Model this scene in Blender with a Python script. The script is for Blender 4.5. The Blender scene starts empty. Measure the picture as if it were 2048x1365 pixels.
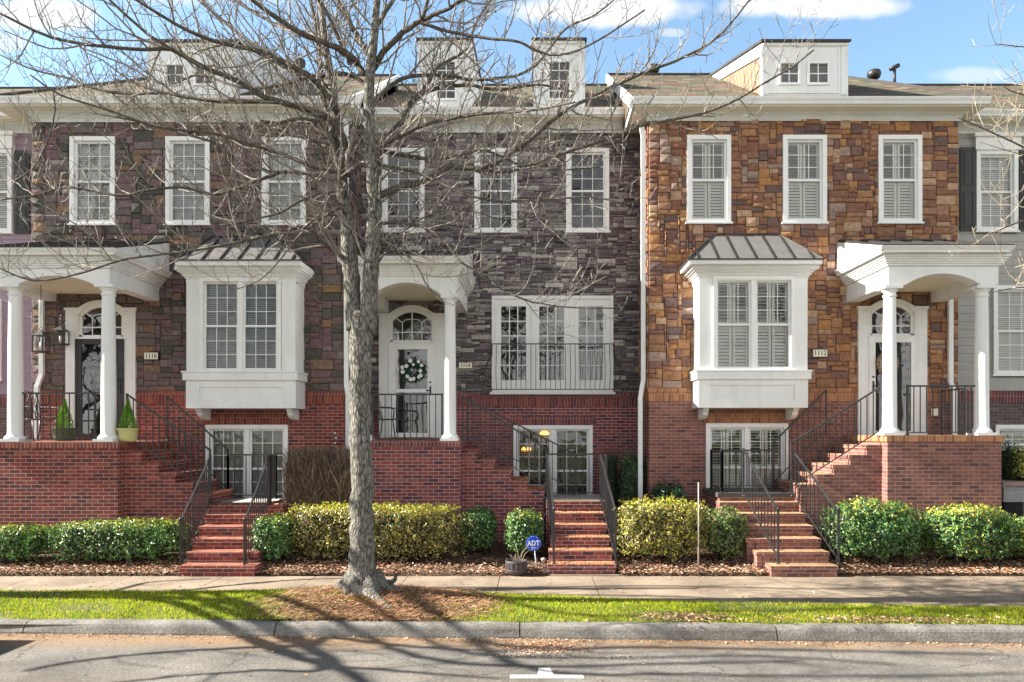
import bpy, math, random
import numpy as np
from mathutils import Vector, Matrix
random.seed(7)
R = math.radians
sc = bpy.context.scene
# ------------------------------------------------------------------ camera
F = 1450.0; CX = 1070.0; HY = 865.0; EYE = 2.38
cd = bpy.data.cameras.new('camera'); cam = bpy.data.objects.new('camera', cd)
sc.collection.objects.link(cam); sc.camera = cam
cam.location = (0, 0, EYE); cam.rotation_euler = (R(90), 0, 0)
cd.sensor_width = 36; cd.lens = F/2048*36
cd.shift_x = (1024-CX)/2048; cd.shift_y = (HY-682.5)/2048
cd.clip_start = .1; cd.clip_end = 3000
# ------------------------------------------------------------------ light
SUN_EL = R(33); SUN_AZ = R(-1.2)      # sun stands to the left, a little behind the fronts
sdir = Vector((-math.cos(SUN_AZ)*math.cos(SUN_EL), math.sin(SUN_AZ)*math.cos(SUN_EL), math.sin(SUN_EL)))
sl = bpy.data.lights.new('sun', 'SUN'); sl.energy = 5.0; sl.angle = R(.4); sl.color = (1, .92, .79)
so = bpy.data.objects.new('sun', sl); sc.collection.objects.link(so)
so.rotation_euler = (-sdir).to_track_quat('-Z', 'Y').to_euler(); so.location = (-30, 5, 30)
sc.view_settings.view_transform = 'Standard'; sc.view_settings.look = 'None'
sc.view_settings.exposure = 1.88; sc.view_settings.gamma = 1
w = bpy.data.worlds.new('World'); sc.world = w; w.use_nodes = True
nt = w.node_tree; N = nt.nodes; L = nt.links
for n in list(N): N.remove(n)
def nd(nt, typ, **kw):
    n = nt.nodes.new(typ)
    for k, v in kw.items():
        if k.startswith('i_'):
            key = k[2:]; key = int(key) if key.isdigit() else key.replace('_', ' ')
            n.inputs[key].default_value = v
        else: setattr(n, k, v)
    return n
def mth(nt, op, a, b=None, c=None, clamp=False):
    n = nt.nodes.new('ShaderNodeMath'); n.operation = op; n.use_clamp = clamp
    for i, v in enumerate((a, b, c)):
        if v is None: continue
        if isinstance(v, (int, float)): n.inputs[i].default_value = v
        else: nt.links.new(v, n.inputs[i])
    return n.outputs[0]
def mixc(nt, fac, a, b, mode='MIX'):
    n = nt.nodes.new('ShaderNodeMix'); n.data_type = 'RGBA'; n.blend_type = mode
    for s, v in ((0, fac), (6, a), (7, b)):
        if isinstance(v, (int, float)): n.inputs[s].default_value = v
        elif isinstance(v, tuple): n.inputs[s].default_value = (*v[:3], 1)
        else: nt.links.new(v, n.inputs[s])
    return n.outputs[2]
def ramp(nt, fac, stops, interp='LINEAR'):
    n = nt.nodes.new('ShaderNodeValToRGB'); cr = n.color_ramp; cr.interpolation = interp
    while len(cr.elements) > 1: cr.elements.remove(cr.elements[-1])
    cr.elements[0].position = stops[0][0]; cr.elements[0].color = (*stops[0][1], 1)
    for p, c in stops[1:]:
        e = cr.elements.new(p); e.color = (*c, 1)
    if fac is not None: nt.links.new(fac, n.inputs[0])
    return n.outputs[0]
sky = nd(nt, 'ShaderNodeTexSky', sky_type='NISHITA', sun_disc=False, sun_elevation=SUN_EL,
         sun_rotation=math.atan2(sdir.x, sdir.y), air_density=1.0, dust_density=0.3, ozone_density=4.0, altitude=200)
tc = nd(nt, 'ShaderNodeTexCoord'); sep = nd(nt, 'ShaderNodeSeparateXYZ'); L.new(tc.outputs['Generated'], sep.inputs[0])
X, Y, Z = sep.outputs
ya = mth(nt, 'MAXIMUM', mth(nt, 'ABSOLUTE', Y), .02)
U = mth(nt, 'DIVIDE', X, ya); V = mth(nt, 'DIVIDE', Z, ya)
nz = nd(nt, 'ShaderNodeTexNoise', i_Scale=7.0, i_Detail=6.0, i_Roughness=.6); L.new(tc.outputs['Generated'], nz.inputs['Vector'])
nf = nz.outputs[0]
front = mth(nt, 'GREATER_THAN', Y, 0)
tot = None
for (px, py, rx, ry, st) in ((1200, 18, 190, 34, 1.0), (1625, 14, 160, 26, 1.0), (70, 30, 110, 34, .9), (8, 84, 45, 18, .6),
                             (1950, 150, 90, 20, .45), (1345, 66, 30, 10, .5), (430, -30, 200, 40, .6)):
    u0 = (px-CX)/F; v0 = (HY-py)/F
    a = mth(nt, 'DIVIDE', mth(nt, 'SUBTRACT', U, u0), rx/F); b = mth(nt, 'DIVIDE', mth(nt, 'SUBTRACT', V, v0), ry/F)
    d = mth(nt, 'SQRT', mth(nt, 'ADD', mth(nt, 'MULTIPLY', a, a), mth(nt, 'MULTIPLY', b, b)))
    d = mth(nt, 'ADD', d, mth(nt, 'MULTIPLY', mth(nt, 'SUBTRACT', nf, .5), 2.4))
    m = mth(nt, 'MULTIPLY', mth(nt, 'MULTIPLY', mth(nt, 'SUBTRACT', 1.15, d), 2.2, clamp=True), st)
    tot = m if tot is None else mth(nt, 'MAXIMUM', tot, m)
fm = mth(nt, 'MULTIPLY', tot, front)
nz2 = nd(nt, 'ShaderNodeTexNoise', i_Scale=2.2, i_Detail=5.0, i_Roughness=.55); L.new(tc.outputs['Generated'], nz2.inputs['Vector'])
back = mth(nt, 'MULTIPLY', mth(nt, 'MULTIPLY', mth(nt, 'SUBTRACT', nz2.outputs[0], .30), 5.0, clamp=True),
           mth(nt, 'MULTIPLY', mth(nt, 'MULTIPLY', mth(nt, 'SUBTRACT', -.02, Y), 3.0, clamp=True), mth(nt, 'MULTIPLY', mth(nt, 'SUBTRACT', .72, Z), 4.0, clamp=True)))
fy = mth(nt, 'MULTIPLY', mth(nt, 'MULTIPLY', mth(nt, 'ADD', Y, .25), 2.0, clamp=True), mth(nt, 'MULTIPLY', mth(nt, 'SUBTRACT', .78, Z), 4.0, clamp=True))
skc = mixc(nt, 1.0, sky.outputs[0], mixc(nt, fy, (.55, .55, .5), (2.1, 1.95, 1.6)), 'MULTIPLY')
c1 = mixc(nt, fm, skc, (5.4, 5.5, 5.6))
c2 = mixc(nt, back, c1, (9.6, 9.5, 9.3))  # unseen bright cloud bank behind the camera, added to fill the shaded fronts
bg = nd(nt, 'ShaderNodeBackground', i_Strength=.055); L.new(c2, bg.inputs[0])
wo = nd(nt, 'ShaderNodeOutputWorld'); L.new(bg.outputs[0], wo.inputs[0])
# ------------------------------------------------------------------ helpers
def PX(px, D): return (px-CX)/F*D
def PZ(py, D): return EYE-(py-HY)/F*D
COL = sc.collection
class MB:
    def __init__(s): s.v = []; s.f = []; s.m = []; s.sm = []
    def add(s, vs, fs, m=0, smooth=False):
        b = len(s.v); s.v.extend(vs)
        for f in fs: s.f.append([b+i for i in f]); s.m.append(m); s.sm.append(smooth)
    def box(s, x0, x1, y0, y1, z0, z1, m=0, top=None):
        if x0 > x1: x0, x1 = x1, x0
        if y0 > y1: y0, y1 = y1, y0
        if z0 > z1: z0, z1 = z1, z0
        vs = [(x0,y0,z0),(x1,y0,z0),(x1,y1,z0),(x0,y1,z0),(x0,y0,z1),(x1,y0,z1),(x1,y1,z1),(x0,y1,z1)]
        s.add(vs, [(0,3,2,1),(0,1,5,4),(1,2,6,5),(2,3,7,6),(3,0,4,7)], m); s.add(vs[4:], [(0,1,2,3)], m if top is None else top)
    def hexa(s, vs, m=0):   # eight corners: bottom 4, top 4
        s.add(vs, [(0,3,2,1),(0,1,5,4),(1,2,6,5),(2,3,7,6),(3,0,4,7),(4,5,6,7)], m)
    def quad(s, a, b, c, d, m=0): s.add([a,b,c,d], [(0,1,2,3)], m)
    def prism(s, outl, y0, y1, m=0, axis='y'):  # outline (x,z) extruded along y, or (y,z) along x
        n = len(outl)
        if axis == 'y': A = [(x, y0, z) for x, z in outl]; B = [(x, y1, z) for x, z in outl]
        else: A = [(y0, x, z) for x, z in outl]; B = [(y1, x, z) for x, z in outl]
        s.add(A+B, [tuple(range(n)), tuple(range(2*n-1, n-1, -1))]+[(i, i+n, (i+1) % n+n, (i+1) % n) for i in range(n)], m)
    def tube(s, pts, rad, n=8, m=0, smooth=True, caps=True):
        pts = [Vector(p) for p in pts]; k = len(pts)
        if not hasattr(rad, '__len__'): rad = [rad]*k
        vs = []; up = None
        for i, p in enumerate(pts):
            t = (pts[min(i+1, k-1)]-pts[max(i-1, 0)])
            if t.length < 1e-7: t = Vector((0,0,1))
            t.normalize()
            if up is None:
                up = Vector((0,0,1)) if abs(t.z) < .9 else Vector((0,1,0))
            a = t.cross(up)
            if a.length < 1e-4: a = t.cross(Vector((1,0,0)))
            a.normalize(); b = a.cross(t); up = b
            for j in range(n):
                q = 2*math.pi*(j+.5)/n
                vs.append(tuple(p+a*(math.cos(q)*rad[i])+b*(math.sin(q)*rad[i])))
        fs = [(i*n+j, i*n+(j+1) % n, (i+1)*n+(j+1) % n, (i+1)*n+j) for i in range(k-1) for j in range(n)]
        if caps: fs += [tuple(range(n-1, -1, -1)), tuple(range((k-1)*n, k*n))]
        s.add(vs, fs, m, smooth)
    def lathe(s, cx, cy, prof, n=24, m=0, smooth=True):
        vs = [(cx+r*math.cos(2*math.pi*j/n), cy+r*math.sin(2*math.pi*j/n), z) for r, z in prof for j in range(n)]
        k = len(prof)
        fs = [(i*n+j, i*n+(j+1) % n, (i+1)*n+(j+1) % n, (i+1)*n+j) for i in range(k-1) for j in range(n)]
        fs += [tuple(range(n-1, -1, -1)), tuple(range((k-1)*n, k*n))]
        s.add(vs, fs, m, smooth)
    def build(s, name, mats, parent=None, label=None):
        me = bpy.data.meshes.new(name)
        me.from_pydata([tuple(v) for v in s.v], [], s.f)
        if not isinstance(mats, (list, tuple)): mats = [mats]
        for m in mats: me.materials.append(m)
        me.polygons.foreach_set('material_index', s.m); me.polygons.foreach_set('use_smooth', s.sm)
        me.update()
        o = bpy.data.objects.new(name, me); COL.objects.link(o)
        if parent is not None:
            o.parent = parent
            if parent.type == 'EMPTY': o.location = -Vector(parent.location)
        if label: o['label'] = label
        return o
def thing(name, label, cat, loc, group=None):
    o = bpy.data.objects.new(name, None); COL.objects.link(o); o.location = loc
    o['label'] = label; o['category'] = cat
    if group: o['group'] = group
    return o
def tag(o, label=None, cat=None, group=None, kind=None):
    for k, v in (('label', label), ('category', cat), ('group', group), ('kind', kind)):
        if v: o[k] = v
    return o
# ------------------------------------------------------------------ materials
def newmat(name):
    m = bpy.data.materials.new(name); m.use_nodes = True
    nt = m.node_tree; b = nt.nodes['Principled BSDF']; return m, nt, b
def pos(nt):
    g = nd(nt, 'ShaderNodeNewGeometry'); return g
def plain(name, col, rough=.6, metal=0, var=.12, scale=6, bump=0.0, bscale=60, spec=.4):
    m, nt, b = newmat(name); g = pos(nt)
    n = nd(nt, 'ShaderNodeTexNoise', i_Scale=scale, i_Detail=5.0); nt.links.new(g.outputs['Position'], n.inputs['Vector'])
    lo = tuple(c*(1-var) for c in col); hi = tuple(min(1, c*(1+var)) for c in col)
    nt.links.new(ramp(nt, n.outputs[0], [(.3, lo), (.7, hi)]), b.inputs['Base Color'])
    b.inputs['Roughness'].default_value = rough; b.inputs['Metallic'].default_value = metal
    b.inputs['Specular IOR Level'].default_value = spec
    if bump:
        n2 = nd(nt, 'ShaderNodeTexNoise', i_Scale=bscale, i_Detail=4.0); nt.links.new(g.outputs['Position'], n2.inputs['Vector'])
        bp = nd(nt, 'ShaderNodeBump', i_Strength=1.0, i_Distance=bump); nt.links.new(n2.outputs[0], bp.inputs['Height']); nt.links.new(bp.outputs[0], b.inputs['Normal'])
    return m
def islands(name, stops, rough=.8, noise=.25, nscale=14, bump=.006, bscale=22, interp='CONSTANT', spec=.3, trans=0):
    m, nt, b = newmat(name); g = pos(nt)
    c = ramp(nt, g.outputs['Random Per Island'], stops, interp)
    n = nd(nt, 'ShaderNodeTexNoise', i_Scale=nscale, i_Detail=6.0, i_Roughness=.65); nt.links.new(g.outputs['Position'], n.inputs['Vector'])
    k = ramp(nt, n.outputs[0], [(.28, (1-noise,)*3), (.5, (1,)*3), (.72, (1+noise*1.3,)*3)])
    nt.links.new(mixc(nt, 1.0, c, k, 'MULTIPLY'), b.inputs['Base Color'])
    b.inputs['Roughness'].default_value = rough; b.inputs['Specular IOR Level'].default_value = spec
    if bump:
        n2 = nd(nt, 'ShaderNodeTexNoise', i_Scale=bscale, i_Detail=6.0, i_Roughness=.7); nt.links.new(g.outputs['Position'], n2.inputs['Vector'])
        bp = nd(nt, 'ShaderNodeBump', i_Strength=1.0, i_Distance=bump); nt.links.new(n2.outputs[0], bp.inputs['Height']); nt.links.new(bp.outputs[0], b.inputs['Normal'])
    if trans:
        t = nd(nt, 'ShaderNodeBsdfTranslucent'); nt.links.new(mixc(nt, 1.0, c, (1.2, 1.3, .7), 'MULTIPLY'), t.inputs[0])
        mx = nd(nt, 'ShaderNodeMixShader', i_0=trans); nt.links.new(b.outputs[0], mx.inputs[1]); nt.links.new(t.outputs[0], mx.inputs[2])
        nt.links.new(mx.outputs[0], nt.nodes['Material Output'].inputs[0])
    return m
def brickmat(name, stops, mortar, bw=.2032, bh=.0677, mode='wall', jw=.011, rough=.85, bump=.006, stag=.5, dirt=.2):
    """each brick gets its own colour; mode wall: (x+y, z); tread: (x, y); roof: (x, distance up the slope)"""
    m, nt, b = newmat(name); g = pos(nt)
    sp = nd(nt, 'ShaderNodeSeparateXYZ'); nt.links.new(g.outputs['Position'], sp.inputs[0]); x, y, z = sp.outputs
    if mode == 'wall': u = mth(nt, 'ADD', x, y); v = z
    else: u = x; v = y
    vr = mth(nt, 'DIVIDE', v, bh); row = mth(nt, 'FLOOR', vr); fv = mth(nt, 'SUBTRACT', vr, row)
    if mode == 'roof':
        wn0 = nd(nt, 'ShaderNodeTexWhiteNoise', noise_dimensions='1D'); nt.links.new(row, wn0.inputs['W']); off = wn0.outputs[0]
    else: off = mth(nt, 'MULTIPLY', mth(nt, 'FLOORED_MODULO', row, 2.0), stag)
    ur = mth(nt, 'ADD', mth(nt, 'DIVIDE', u, bw), off); cl = mth(nt, 'FLOOR', ur); fu = mth(nt, 'SUBTRACT', ur, cl)
    cb = nd(nt, 'ShaderNodeCombineXYZ'); nt.links.new(cl, cb.inputs[0]); nt.links.new(row, cb.inputs[1])
    wn = nd(nt, 'ShaderNodeTexWhiteNoise', noise_dimensions='3D'); nt.links.new(cb.outputs[0], wn.inputs['Vector'])
    c = ramp(nt, wn.outputs['Value'], stops)
    n = nd(nt, 'ShaderNodeTexNoise', i_Scale=3.0, i_Detail=6.0, i_Roughness=.7); nt.links.new(g.outputs['Position'], n.inputs['Vector'])
    k = ramp(nt, n.outputs[0], [(.3, (1-dirt,)*3), (.7, (1+dirt,)*3)])
    c = mixc(nt, 1.0, c, k, 'MULTIPLY')
    ew = jw/bw/2; eh = jw/bh/2
    du = mth(nt, 'MINIMUM', fu, mth(nt, 'SUBTRACT', 1.0, fu)); dv = mth(nt, 'MINIMUM', fv, mth(nt, 'SUBTRACT', 1.0, fv))
    mu = mth(nt, 'DIVIDE', du, ew*1.15); mv = mth(nt, 'DIVIDE', dv, eh*1.15)
    mask = mth(nt, 'MINIMUM', mth(nt, 'POWER', mth(nt, 'MINIMUM', mu, 1.0), 3.0), mth(nt, 'POWER', mth(nt, 'MINIMUM', mv, 1.0), 3.0))
    nt.links.new(mixc(nt, mask, mortar, c), b.inputs['Base Color'])
    b.inputs['Roughness'].default_value = rough; b.inputs['Specular IOR Level'].default_value = .25
    n2 = nd(nt, 'ShaderNodeTexNoise', i_Scale=70.0, i_Detail=4.0); nt.links.new(g.outputs['Position'], n2.inputs['Vector'])
    h = mth(nt, 'ADD', mask, mth(nt, 'MULTIPLY', n2.outputs[0], .6))
    if mode == 'roof': h = mth(nt, 'ADD', h, mth(nt, 'MULTIPLY', fv, -1.5))
    h = mth(nt, 'ADD', h, mth(nt, 'MULTIPLY', wn.outputs['Value'], .5))
    bp = nd(nt, 'ShaderNodeBump', i_Strength=1.0, i_Distance=bump); nt.links.new(h, bp.inputs['Height']); nt.links.new(bp.outputs[0], b.inputs['Normal'])
    return m
def paint(name, col, rough=.5):
    m, nt, b = newmat(name); g = pos(nt); mp = nd(nt, 'ShaderNodeMapping'); mp.inputs['Scale'].default_value = (9, 9, .9); nt.links.new(g.outputs['Position'], mp.inputs[0])
    n = nd(nt, 'ShaderNodeTexNoise', i_Scale=1.0, i_Detail=6.0, i_Roughness=.7); nt.links.new(mp.outputs[0], n.inputs['Vector'])
    n2 = nd(nt, 'ShaderNodeTexNoise', i_Scale=1.7, i_Detail=5.0); nt.links.new(g.outputs['Position'], n2.inputs['Vector'])
    k = mixc(nt, 1.0, ramp(nt, n.outputs[0], [(.25, (.90, .895, .87)), (.5, (1, 1, 1))]), ramp(nt, n2.outputs[0], [(.3, (.92, .92, .91)), (.7, (1.03, 1.03, 1.03))]), 'MULTIPLY')
    nt.links.new(mixc(nt, 1.0, col, k, 'MULTIPLY'), b.inputs['Base Color']); b.inputs['Roughness'].default_value = rough
    n3 = nd(nt, 'ShaderNodeTexNoise', i_Scale=30.0, i_Detail=3.0); nt.links.new(g.outputs['Position'], n3.inputs['Vector'])
    bp = nd(nt, 'ShaderNodeBump', i_Strength=1.0, i_Distance=.0008); nt.links.new(n3.outputs[0], bp.inputs['Height']); nt.links.new(bp.outputs[0], b.inputs['Normal'])
    return m
TRIM = paint('white_trim_paint', (.74, .765, .79))
CREAM = plain('cream_soffit_paint', (.74, .72, .60), .6, var=.05)
STRIM = plain('window_trim_paint', (.76, .775, .79), .45, var=.04)
IRON = plain('dark_iron_paint', (.028, .028, .032), .42, .0, var=.3, spec=.5)
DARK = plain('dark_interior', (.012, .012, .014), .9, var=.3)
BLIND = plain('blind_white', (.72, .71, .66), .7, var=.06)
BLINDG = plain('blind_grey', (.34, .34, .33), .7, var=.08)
BLACKP = plain('black_shutter_paint', (.025, .025, .027), .45, var=.2)
SEAMM = plain('bronze_metal_roofing', (.13, .13, .13), .55, .05, var=.1)
SEAMD = plain('dark_metal_seam', (.045, .042, .042), .45, .3, var=.2)
def glassmat(name, refl=.1, tint=(.9, .92, .92), rough=.02, wob=.0015):
    m, nt, b = newmat(name); nt.nodes.remove(b); g = pos(nt)
    n = nd(nt, 'ShaderNodeTexNoise', i_Scale=2.2, i_Detail=2.0); nt.links.new(g.outputs['Position'], n.inputs['Vector'])
    bp = nd(nt, 'ShaderNodeBump', i_Strength=1.0, i_Distance=wob*6); nt.links.new(n.outputs[0], bp.inputs['Height'])
    gl = nd(nt, 'ShaderNodeBsdfGlossy', i_Roughness=rough); nt.links.new(bp.outputs[0], gl.inputs['Normal'])
    tr = nd(nt, 'ShaderNodeBsdfTransparent'); tr.inputs[0].default_value = (*tint, 1)
    fr = nd(nt, 'ShaderNodeFresnel', i_IOR=1.5); f = mth(nt, 'ADD', fr.outputs[0], refl, clamp=True)
    mx = nd(nt, 'ShaderNodeMixShader'); nt.links.new(f, mx.inputs[0]); nt.links.new(tr.outputs[0], mx.inputs[1]); nt.links.new(gl.outputs[0], mx.inputs[2])
    nt.links.new(mx.outputs[0], nt.nodes['Material Output'].inputs[0]); return m
GLASS = glassmat('window_glass', .045)
GLASSR = glassmat('door_glass', .11, (.75, .78, .78), wob=.0008)
STONE_L = islands('purple_brown_stone', [(0, (0.140, 0.101, 0.101)), (.16, (0.075, 0.070, 0.064)), (.32, (0.152, 0.093, 0.106)), (.46, (0.122, 0.103, 0.101)), (.6, (0.164, 0.125, 0.134)), (.70, (0.091, 0.081, 0.069)), (.80, (0.182, 0.119, 0.091)), (.88, (0.116, 0.093, 0.075)), (.94, (0.207, 0.125, 0.075)), (.96, (0.182, 0.150, 0.139))], noise=.4, bump=.012)
STONE_C = islands('dark_grey_ledge_stone', [(0, (0.159, 0.146, 0.149)), (.18, (0.256, 0.244, 0.238)), (.34, (0.098, 0.088, 0.093)), (.5, (0.195, 0.165, 0.189)), (.64, (0.329, 0.311, 0.293)), (.74, (0.128, 0.110, 0.128)), (.86, (0.183, 0.134, 0.171)), (.94, (0.439, 0.415, 0.390))], noise=.35, bump=.01, bscale=35)
STONE_R = islands('orange_brown_stone', [(0, (0.265, 0.132, 0.075)), (.14, (0.208, 0.099, 0.065)), (.28, (0.323, 0.170, 0.090)), (.4, (0.173, 0.094, 0.079)), (.52, (0.289, 0.160, 0.106)), (.62, (0.133, 0.086, 0.080)), (.71, (0.358, 0.181, 0.075)), (.76, (0.392, 0.259, 0.171)), (.86, (0.230, 0.121, 0.071)), (.93, (0.277, 0.198, 0.166))], noise=.35, bump=.012)
MORT = plain('dark_wall_mortar', (.05, .043, .043), .95, var=.3, scale=20)
MORTR = plain('brown_wall_mortar', (.09, .055, .04), .95, var=.3, scale=20)
BR_L = brickmat('red_brick_left', [(0, (0.124, 0.034, 0.031)), (.35, (0.247, 0.054, 0.042)), (.6, (0.185, 0.048, 0.042)), (.8, (0.093, 0.036, 0.042)), (1, (0.309, 0.090, 0.066))], (.45, .33, .31))
BR_C = brickmat('red_brick_centre', [(0, (0.102, 0.036, 0.048)), (.3, (0.252, 0.066, 0.054)), (.55, (0.180, 0.054, 0.054)), (.7, (0.066, 0.036, 0.054)), (.85, (0.300, 0.090, 0.072)), (1, (0.156, 0.060, 0.072))], (.50, .38, .39))
BR_R = brickmat('brown_brick_right', [(0, (0.161, 0.070, 0.063)), (.4, (0.258, 0.108, 0.085)), (.7, (0.204, 0.090, 0.083)), (.9, (0.108, 0.052, 0.056)), (1, (0.323, 0.141, 0.101))], (.42, .31, .27))
BR_N = brickmat('grey_brick', [(0, (.07, .055, .06)), (.5, (.12, .09, .09)), (1, (.16, .12, .12))], (.24, .21, .2))
def soldier(base, name, stops, mort): return brickmat(name, stops, mort, bw=.0677, bh=.2032*1.2, stag=0, jw=.011)
SO_L = soldier(0, 'soldier_brick_left', [(0, (.12, .035, .03)), (.5, (.22, .05, .04)), (1, (.28, .09, .05))], (.34, .25, .22))
SO_C = soldier(0, 'soldier_brick_centre', [(0, (.07, .028, .035)), (.4, (.22, .05, .045)), (.75, (.10, .045, .06)), (1, (.26, .08, .06))], (.36, .27, .27))
SO_R = soldier(0, 'soldier_brick_right', [(0, (0.209, 0.083, 0.050)), (.5, (0.330, 0.143, 0.077)), (1, (0.396, 0.198, 0.099))], (.42, .30, .2))
def tread(name, a, b2, mo): return brickmat(name, [(0, a), (1, b2)], mo, bw=.0677, bh=.33, mode='tread', stag=0)
TR_L = tread('brick_treads_left', (.26, .07, .045), (.40, .14, .09), (.45, .33, .27))
TR_C = tread('brick_treads_centre', (.27, .10, .05), (.42, .20, .09), (.45, .34, .24))
TR_R = tread('brick_treads_right', (.27, .15, .08), (.44, .27, .15), (.5, .4, .28))
SHINGLE = brickmat('roof_shingles', [(0, (.06, .045, .035)), (.2, (.13, .105, .08)), (.4, (.055, .08, .045)), (.55, (.17, .135, .10)), (.7, (.13, .055, .045)), (.85, (.065, .10, .06)), (1, (.20, .17, .13))], (.03, .026, .022), bw=.30, bh=.20, mode='roof', jw=.01, bump=.012)
SIDE_P = plain('mauve_siding_paint', (.27, .20, .26), .6, var=.05)
SIDE_G = plain('grey_siding_paint', (.33, .33, .315), .6, var=.05)
SIDE_T = plain('tan_dormer_siding', (.27, .175, .12), .6, var=.05)
# ------------------------------------------------------------------ building blocks
def wall_face(mb, x0, x1, z0, z1, y, openings, m=0, depth=.12):
    """a wall sheet at y with rectangular holes and reveals"""
    xs = sorted({x0, x1, *[v for o in openings for v in o[:2] if x0 < v < x1]})
    zs = sorted({z0, z1, *[v for o in openings for v in o[2:4] if z0 < v < z1]})
    for i in range(len(xs)-1):
        for j in range(len(zs)-1):
            cx = (xs[i]+xs[i+1])/2; cz = (zs[j]+zs[j+1])/2
            if any(o[0] < cx < o[1] and o[2] < cz < o[3] for o in openings): continue
            mb.quad((xs[i], y, zs[j]), (xs[i+1], y, zs[j]), (xs[i+1], y, zs[j+1]), (xs[i], y, zs[j+1]), m)
def stones(mb, x0, x1, z0, z1, y, openings, cw, ch, ws, hs, prot=(.012, .045), ret=None, rng=None):
    """random ashlar: every stone is a block of its own. ret: also dress the return wall (side, y_far)"""
    rng = rng or random.Random(3)
    def pack(a0, a1, b0, b1, holes):
        na = max(1, int(round((a1-a0)/cw))); nb = max(1, int(round((b1-b0)/ch)))
        da = (a1-a0)/na; db = (b1-b0)/nb; occ = [[False]*na for _ in range(nb)]
        for j in range(nb):
            for i in range(na):
                ca = a0+(i+.5)*da; cb = b0+(j+.5)*db
                if any(o[0] < ca < o[1] and o[2] < cb < o[3] for o in holes): occ[j][i] = True
        out = []
        for j in range(nb):
            for i in range(na):
                if occ[j][i]: continue
                wn = rng.choice(ws); hn = rng.choice(hs); wn = int(max(wn, hn*ch/cw*1.15))
                k = 0
                while k < wn and i+k < na and not occ[j][i+k]: k += 1
                h = 1
                while h < hn and j+h < nb and all(not occ[j+h][i+q] for q in range(k)): h += 1
                for q in range(h):
                    for p in range(k): occ[j+q][i+p] = True
                out.append((a0+i*da, a0+(i+k)*da, b0+j*db, b0+(j+h)*db))
        return out
    def block(P, a0, a1, b0, b1):
        g = .0032; e = rng.uniform(.005, .011); p = rng.uniform(*prot)
        J = lambda s=.005: rng.uniform(-s, s)
        A0, A1, B0, B1 = a0+g+J(.003), a1-g+J(.003), b0+g+J(.002), b1-g+J(.002)
        am = (A0+A1)/2+J(.02); bm = (B0+B1)/2
        back = [(A0, 0, B0), (A1, 0, B0), (A1, 0, B1), (A0, 0, B1)]
        mid = [(A0, p*.6, B0), (A1, p*.6, B0), (A1, p*.6, B1), (A0, p*.6, B1)]
        q_ = .011
        fr = [(A0+e, p+J(q_), B0+e), (A1-e, p+J(q_), B0+e), (A1-e, p+J(q_), B1-e), (A0+e, p+J(q_), B1-e)]
        vs = [P(*q) for q in back+mid+fr]+[P(am, p+rng.uniform(.006, .026), bm)]
        fs = []
        for r in (0, 4):
            for i in range(4): fs.append((r+i, r+(i+1) % 4, r+4+(i+1) % 4, r+4+i))
        for i in range(4): fs.append((8+i, 8+(i+1) % 4, 12))
        mb.add(vs, fs, 0)
    for s in pack(x0, x1, z0, z1, openings): block(lambda a, p, b: (a, y-p, b), *s)
    for sx, ya, yb, xx in (ret or []):
        for s in pack(ya, yb, z0, z1, []): block(lambda a, p, b: (xx+sx*p, a, b), *s)
def frame_ring(mb, x0, x1, z0, z1, w, y0, y1, m=0, wb=None):
    wb = w if wb is None else wb
    mb.box(x0, x0+w, y0, y1, z0, z1, m); mb.box(x1-w, x1, y0, y1, z0, z1, m)
    mb.box(x0+w, x1-w, y0, y1, z1-w, z1, m); mb.box(x0+w, x1-w, y0, y1, z0, z0+wb, m)
def room(mb, x0, x1, z0, z1, y0, dep, m=0):
    y1 = y0+dep
    mb.quad((x0,y1,z0),(x1,y1,z0),(x1,y1,z1),(x0,y1,z1), m)
    mb.quad((x0,y0,z0),(x0,y1,z0),(x0,y1,z1),(x0,y0,z1), m); mb.quad((x1,y0,z0),(x1,y1,z0),(x1,y1,z1),(x1,y0,z1), m)
    mb.quad((x0,y0,z0),(x1,y0,z0),(x1,y1,z0),(x0,y1,z0), m); mb.quad((x0,y0,z1),(x1,y0,z1),(x1,y1,z1),(x0,y1,z1), m)
def slats(mb, x0, x1, z0, z1, y, pitch=.045, m=0, tilt=.6, wd=.045):
    n = max(2, int((z1-z0)/pitch)); d = (z1-z0)/n
    for i in range(n):
        z = z0+(i+.5)*d; h = wd/2*math.sin(tilt); q = wd/2*math.cos(tilt)
        mb.hexa([(x0,y-q,z-h),(x1,y-q,z-h),(x1,y+q,z+h),(x0,y+q,z+h),(x0,y-q,z-h+.003),(x1,y-q,z-h+.003),(x1,y+q,z+h+.003),(x0,y+q,z+h+.003)], m)
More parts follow.
